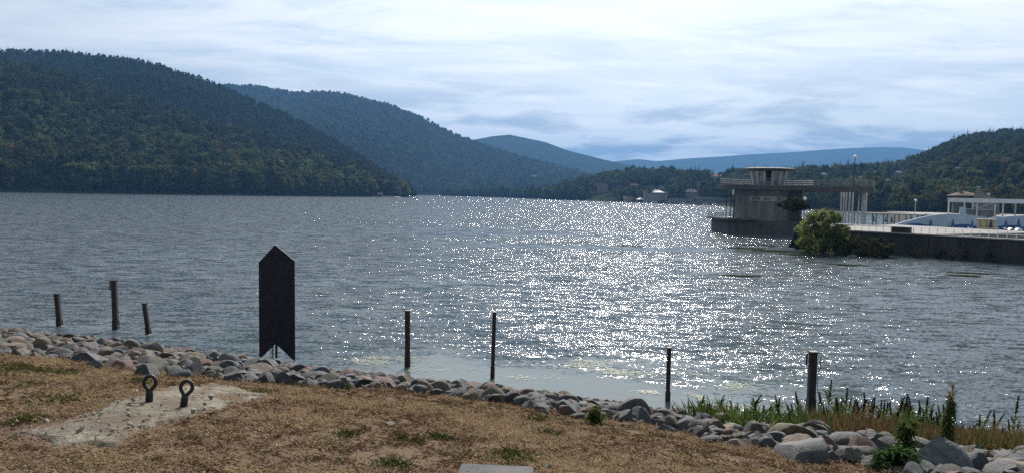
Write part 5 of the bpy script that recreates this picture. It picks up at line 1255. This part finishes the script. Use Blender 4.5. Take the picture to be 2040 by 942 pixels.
# tall weed and leafy weeds among the right stones
def leafy(px, py, hpx, lab, mat, topmat=None, n=150, ll=0.11, lean=0.0, seed=0, nm='tall_weed', droop=0.5, branch=0):
    P = on_bank(px, py); k = np.linalg.norm(P - CAM) / FPX; h = hpx * k; r = np.random.default_rng(seed)
    e = empty(nm, P, 0, lab, 'plant'); ctr = lambda f: np.array([lean * h * f * f, 0, h * f])
    MB().tube([tuple(ctr(f)) for f in np.linspace(-0.04, 1, 7)], [0.012, 0.011, 0.010, 0.009, 0.007, 0.005, 0.003], 6).build('stem', 'weed_green', e)
    def lv(n, f0, f1, ll, m, name, up):
        f = f0 + (f1 - f0) * r.random(n); th = r.random(n) * 6.283; L_ = ll * (0.6 + 0.7 * r.random(n)) * (1.15 - 0.5 * f); C = np.array([ctr(q) for q in f])
        o_ = np.stack([np.cos(th), np.sin(th), up + 0.4 * r.normal(size=n)], 1); mid = C + o_ * (L_ * 0.5)[:, None]; tip = C + o_ * L_[:, None] - np.array([0, 0, droop * ll]); sd = np.stack([-np.sin(th), np.cos(th), 0 * th], 1) * (ll * 0.10)
        V = np.stack([C, mid + sd, tip, mid - sd], 1).reshape(-1, 3); link(name, np_mesh(name, V, np.arange(len(V)).reshape(-1, 4), m), e)
    lv(n, 0.04, 0.80 if topmat else 1.0, ll, mat, 'leaves', 0.25)
    if topmat: lv(90, 0.66, 1.03, ll * 0.8, topmat, 'seed_head', 0.7)
    for b in range(branch):
        f = 0.72 + 0.28 * b / max(1, branch); th = r.random() * 6.283; c = ctr(f); dv = np.array([math.cos(th) * 0.8, math.sin(th) * 0.8, 0.5]) * h * 0.15
        MB().tube([tuple(c), tuple(c + dv * 0.6), tuple(c + dv + np.array([0, 0, 0.02]))], [0.004, 0.003, 0.0015], 4).build('twig', 'weed_dry', e)
leafy(1884, 912, 124, 'tall upright grey green weed with dry brown top rising over the boulders', 'weed_dark', 'weed_dry', 420, 0.125, 0.05, 1, branch=9)
leafy(1800, 938, 86, 'bushy dark green leafy weed standing before the flat grey stones', 'weed_dark', None, 230, 0.14, 0.05, 2, 'leafy_weed', 0.35)
leafy(1790, 945, 44, 'low dark green leafy weed at the foot of the bushy one', 'weed_dark', None, 200, 0.17, -0.1, 3, 'leafy_weed', 0.3)
leafy(1748, 938, 34, 'small green leafy weed at the left foot of the flat grey stone', 'weed_dark', None, 70, 0.10, 0.1, 4, 'leafy_weed', 0.3)
leafy(1845, 944, 34, 'small green leafy weed at the bottom edge left of the tall weed', 'weed_dark', None, 80, 0.10, 0.0, 5, 'leafy_weed', 0.3)
leafy(1962, 938, 46, 'reddish dry leafy weed before the huge pale boulder', 'weed_dry', None, 90, 0.08, 0.15, 6, 'leafy_weed', 0.2, 4)
leafy(1290, 826, 16, 'tiny leafy weed on the dark boulder left of the sixth post', 'weed_dark', None, 26, 0.07, 0.2, 7, 'leafy_weed', 0.2)
leafy(1180, 842, 34, 'green weed growing among the stones left of the sixth post', 'weed_dark', None, 90, 0.10, 0.1, 8, 'leafy_weed', 0.3)
leafy(1195, 846, 30, 'spreading green weed among stones nearest the grass left of the sixth post', 'weed_dark', None, 60, 0.10, -0.2, 9, 'leafy_weed', 0.3)
leafy(694, 776, 10, 'tiny green sprout at the foot of the large tan boulder', 'weed_green', None, 40, 0.06, 0.0, 10, 'leafy_weed', 0.2)

# ------------------------------------------------------------------ dry grass
def tuft_mesh(seed, mat, n=16, h=0.036, wd=0.0042, rad=0.04, up=0.35):
    r = np.random.default_rng(seed); th = r.random(n) * 6.283; b = np.stack([rad * r.normal(size=n), rad * r.normal(size=n), 0 * th - 0.005], 1); L_ = h * (0.5 + r.random(n)); z = up * (0.2 + r.random(n))
    o_ = np.stack([np.cos(th), np.sin(th), z], 1); mid = b + o_ * (L_ * 0.5)[:, None] + np.array([0, 0, h * 0.12]); tip = b + o_ * L_[:, None]; sd = np.stack([-np.sin(th), np.cos(th), 0 * th], 1) * wd * 0.5
    V = np.stack([b - sd, b + sd, mid + sd * 0.8, tip, mid - sd * 0.8], 1).reshape(-1, 3); return np_mesh('tuft', V, np.arange(len(V)).reshape(-1, 5), mat)
GK = [tuft_mesh(600 + i, 'straw_pale') for i in range(3)] + [tuft_mesh(610 + i, 'straw_brown') for i in range(3)] + [tuft_mesh(620, 'straw_green', up=0.9)]
GCOL = proto_collection('grass_kind', GK)
n = 300000; s = 1.4 + 13 * RNG.random(n); tt_ = -22 + 34 * RNG.random(n); gx_, gy_ = xy(s, tt_)
gz_ = bank_z(gx_, gy_); px_, py_, pd_ = project(np.stack([gx_, gy_, gz_], 1))
dens = fbm(gx_ * 1.5, gy_ * 1.5, 141, 4); dens2 = fbm(gx_ * 5, gy_ * 5, 143, 3)
ok = (s < s_edge(tt_) + 0.15) & (px_ > -150) & (px_ < 2190) & (py_ < 1000) & (RNG.random(n) < 0.66 + 1.7 * dens + 1.1 * dens2 + 0.25 * (px_ / 2040)) & ~(inside(sp_, gx_, gy_) & (RNG.random(n) < 0.90))
gp = np.stack([gx_, gy_, gz_], 1)[ok]; dd = dens[ok]; m_ = len(gp); gr = fbm(gp[:, 0] * 0.9, gp[:, 1] * 0.9, 151, 4)
rr = RNG.random(m_) + 1.9 * dd + 0.9 * dens2[ok] + 0.0
gi = np.where(rr > 0.5, RNG.integers(0, 3, m_), RNG.integers(3, 6, m_)); gi = np.where((gr > 0.17) & (RNG.random(m_) < 0.6), 6, gi)
sz = 0.6 + 0.7 * RNG.random(m_)
scatter('dry_grass', gp, np.stack([0.1 * RNG.normal(size=m_), 0.1 * RNG.normal(size=m_) , RNG.random(m_) * 6.28], 1), np.stack([sz, sz, sz], 1), gi, GCOL, 'short dry yellow brown grass covering the bank', 'grass')
GREEN = [(805, 878, 1.2), (875, 873, 0.5), (1080, 835, 1.0), (1095, 866, 0.7), (1060, 838, 0.6), (105, 798, 1.5), (130, 800, 1.0), (265, 762, 0.8), (55, 835, 0.7), (780, 928, 0.7), (1010, 905, 0.7), (1040, 915, 0.6), (690, 868, 0.5)]
for i, (px, py, s_) in enumerate(GREEN):
    P = on_bank(px, py); me = tuft_mesh(700 + i, 'weed_dark' if i % 2 else 'straw_green', 150, 0.055, 0.006, 0.045 * s_ + 0.02, 0.6); o = link('grass_tuft', me, None, tuple(P))
    where = ['lone dark green grass tuft in the middle of the dry grass', 'small green tuft right of the lone dark green one', 'spreading green tuft below the stones right of the fifth post', 'green tuft on the dry grass right of the fifth post', 'pale green tuft touching the spreading one', 'wide green grass patch left of the slab', 'green patch beside the slab on its left', 'green tuft at the slab top left of the ring bolts', 'small green tuft by the left tip of the slab',
             'small tuft at the bottom left of the paving slab', 'tuft just above the paving slab', 'small tuft right above the paving slab corner', 'faint small tuft left of the lone dark green one'][i]
    tag(o, where, 'grass tuft', 'green tufts in the dry grass')
# small pebbles and crumbs on the slab and bank
pp = []; 
for k in range(170):
    px, py = (random.uniform(30, 540), random.uniform(765, 895)) if k < 110 else (random.uniform(0, 1500), random.uniform(770, 940))
    P = flat_hit(px, py); i_ = bool(inside(sp_, np.array([P[0]]), np.array([P[1]]))[0])
    if k < 110 and not i_: continue
    pp.append([P[0], P[1], float(bank_z(np.array([P[0]]), np.array([P[1]]))[0]) + (0.04 if i_ else 0.005), random.uniform(0.005, 0.016) if random.random() < 0.93 else random.uniform(0.016, 0.032)])
pp = np.array(pp); n = len(pp)
pmat('pebble', (0.20, 0.18, 0.15), (0.38, 0.35, 0.29), 3, 0.95, rnd=0.5)
PCOL = proto_collection('pebble_kind', [np_mesh('pebble', SHAPES[i], IF, 'pebble', True) for i in range(NS)])
scatter('pebbles', pp[:, :3], RNG.random((n, 3)) * 6, np.repeat(pp[:, 3:4], 3, 1), RNG.integers(0, NS, n), PCOL, 'small pebbles and crumbs of concrete scattered on slab and grass', 'pebbles')

# ------------------------------------------------------------------ floating algae and weed mats
fl = []
for cx, cy, rx, ry, n in ((720, 720, 80, 7, 700), (770, 712, 50, 3, 300), (1165, 722, 110, 11, 1400), (1240, 740, 60, 7, 700), (1300, 781, 24, 4, 260), (1372, 793, 36, 10, 600), (1440, 766, 60, 9, 500), (1400, 742, 60, 8, 300), (860, 742, 60, 8, 260), (1050, 752, 50, 6, 160), (1530, 700, 60, 8, 250), (1460, 812, 90, 10, 420), (1560, 830, 60, 8, 200), (1985, 835, 55, 6, 160), (1480, 590, 40, 4, 250)):
    for k in range(int(n * 0.8)):
        a, b = random.gauss(0, 0.6), random.gauss(0, 0.6); q = at_z(cx + rx * a + 18 * b, cy + ry * b, 0.0)
        fl.append((q[0], q[1], random.uniform(0.008, 0.03)))
fl = np.array(fl); ok = fbm(fl[:, 0] * 1.3, fl[:, 1] * 1.3, 161, 3) > 0.03; fl = fl[ok]; n = len(fl)
an = RNG.random((n, 1)) * 6.28 + np.linspace(0, 6.283, 6)[:-1]; rr = fl[:, 2:3] * (0.6 + 0.8 * RNG.random((n, 5)))
V = np.stack([fl[:, 0:1] + rr * 1.5 * np.cos(an), fl[:, 1:2] + rr * np.sin(an), np.broadcast_to(0.008 + 0.008 * RNG.random((n, 1)), an.shape)], -1).reshape(-1, 3)
al = link('floating_algae', np_mesh('floating_algae', V, np.arange(len(V)).reshape(-1, 5), 'algae')); tag(al, 'pale green algae flecks drifting on the water near the shore', 'algae', kind='stuff')
Vm, Fm = [], []; nvm = 0
for i, (x0, x1, cy, ry) in enumerate(((1440, 1560, 488, 2.2), (1430, 1540, 494.5, 2.0), (1480, 1615, 500.5, 2.4), (1530, 1665, 507.5, 2.2), (1590, 1670, 512.5, 1.6), (1640, 1735, 528, 2.0), (1870, 2000, 543, 3.4), (1880, 1960, 549, 2.2), (1420, 1530, 549, 2.6), (1180, 1300, 489, 1.4))):
    c = at_z((x0 + x1) / 2, cy, 0); k = c[1] / FPX; rx = (x1 - x0) / 2 * k; ryw = ry * c[1] * c[1] / (FPX * CAM[2])
    st_ = 0.13; gx, gy = np.meshgrid(np.arange(-rx, rx, st_ * 1.6) + c[0], np.arange(-ryw, ryw, st_) + c[1], indexing='ij')
    if min(gx.shape) < 3: continue
    lx, ly = (gx - c[0]) / rx, (gy - c[1] + 0.12 * (gx - c[0])) / ryw
    f = fbm(gx * 0.45, gy * 1.5, 171 + i, 4) + 0.14 - 0.30 * (lx ** 2 + ly ** 2)
    q = (f > 0.0); ok_ = (q[:-1, :-1] & q[1:, :-1] & q[:-1, 1:] & q[1:, 1:]).ravel()
    Fg = grid_faces(*gx.shape)[ok_]; zz_ = 0.012 + 0.12 * np.clip(f, 0, 0.3) + 0.01 * fbm(gx * 4, gy * 4, 5, 2)
    Vm.append(np.stack([gx, gy, zz_], -1).reshape(-1, 3)); Fm.append(Fg[:, ::-1] + nvm); nvm += gx.size
wm = link('floating_weed', np_mesh('floating_weed', np.concatenate(Vm), np.concatenate(Fm), 'weed_mat')); tag(wm, 'dark streaks of floating water weed in front of the tower and quay', 'weed', kind='stuff')
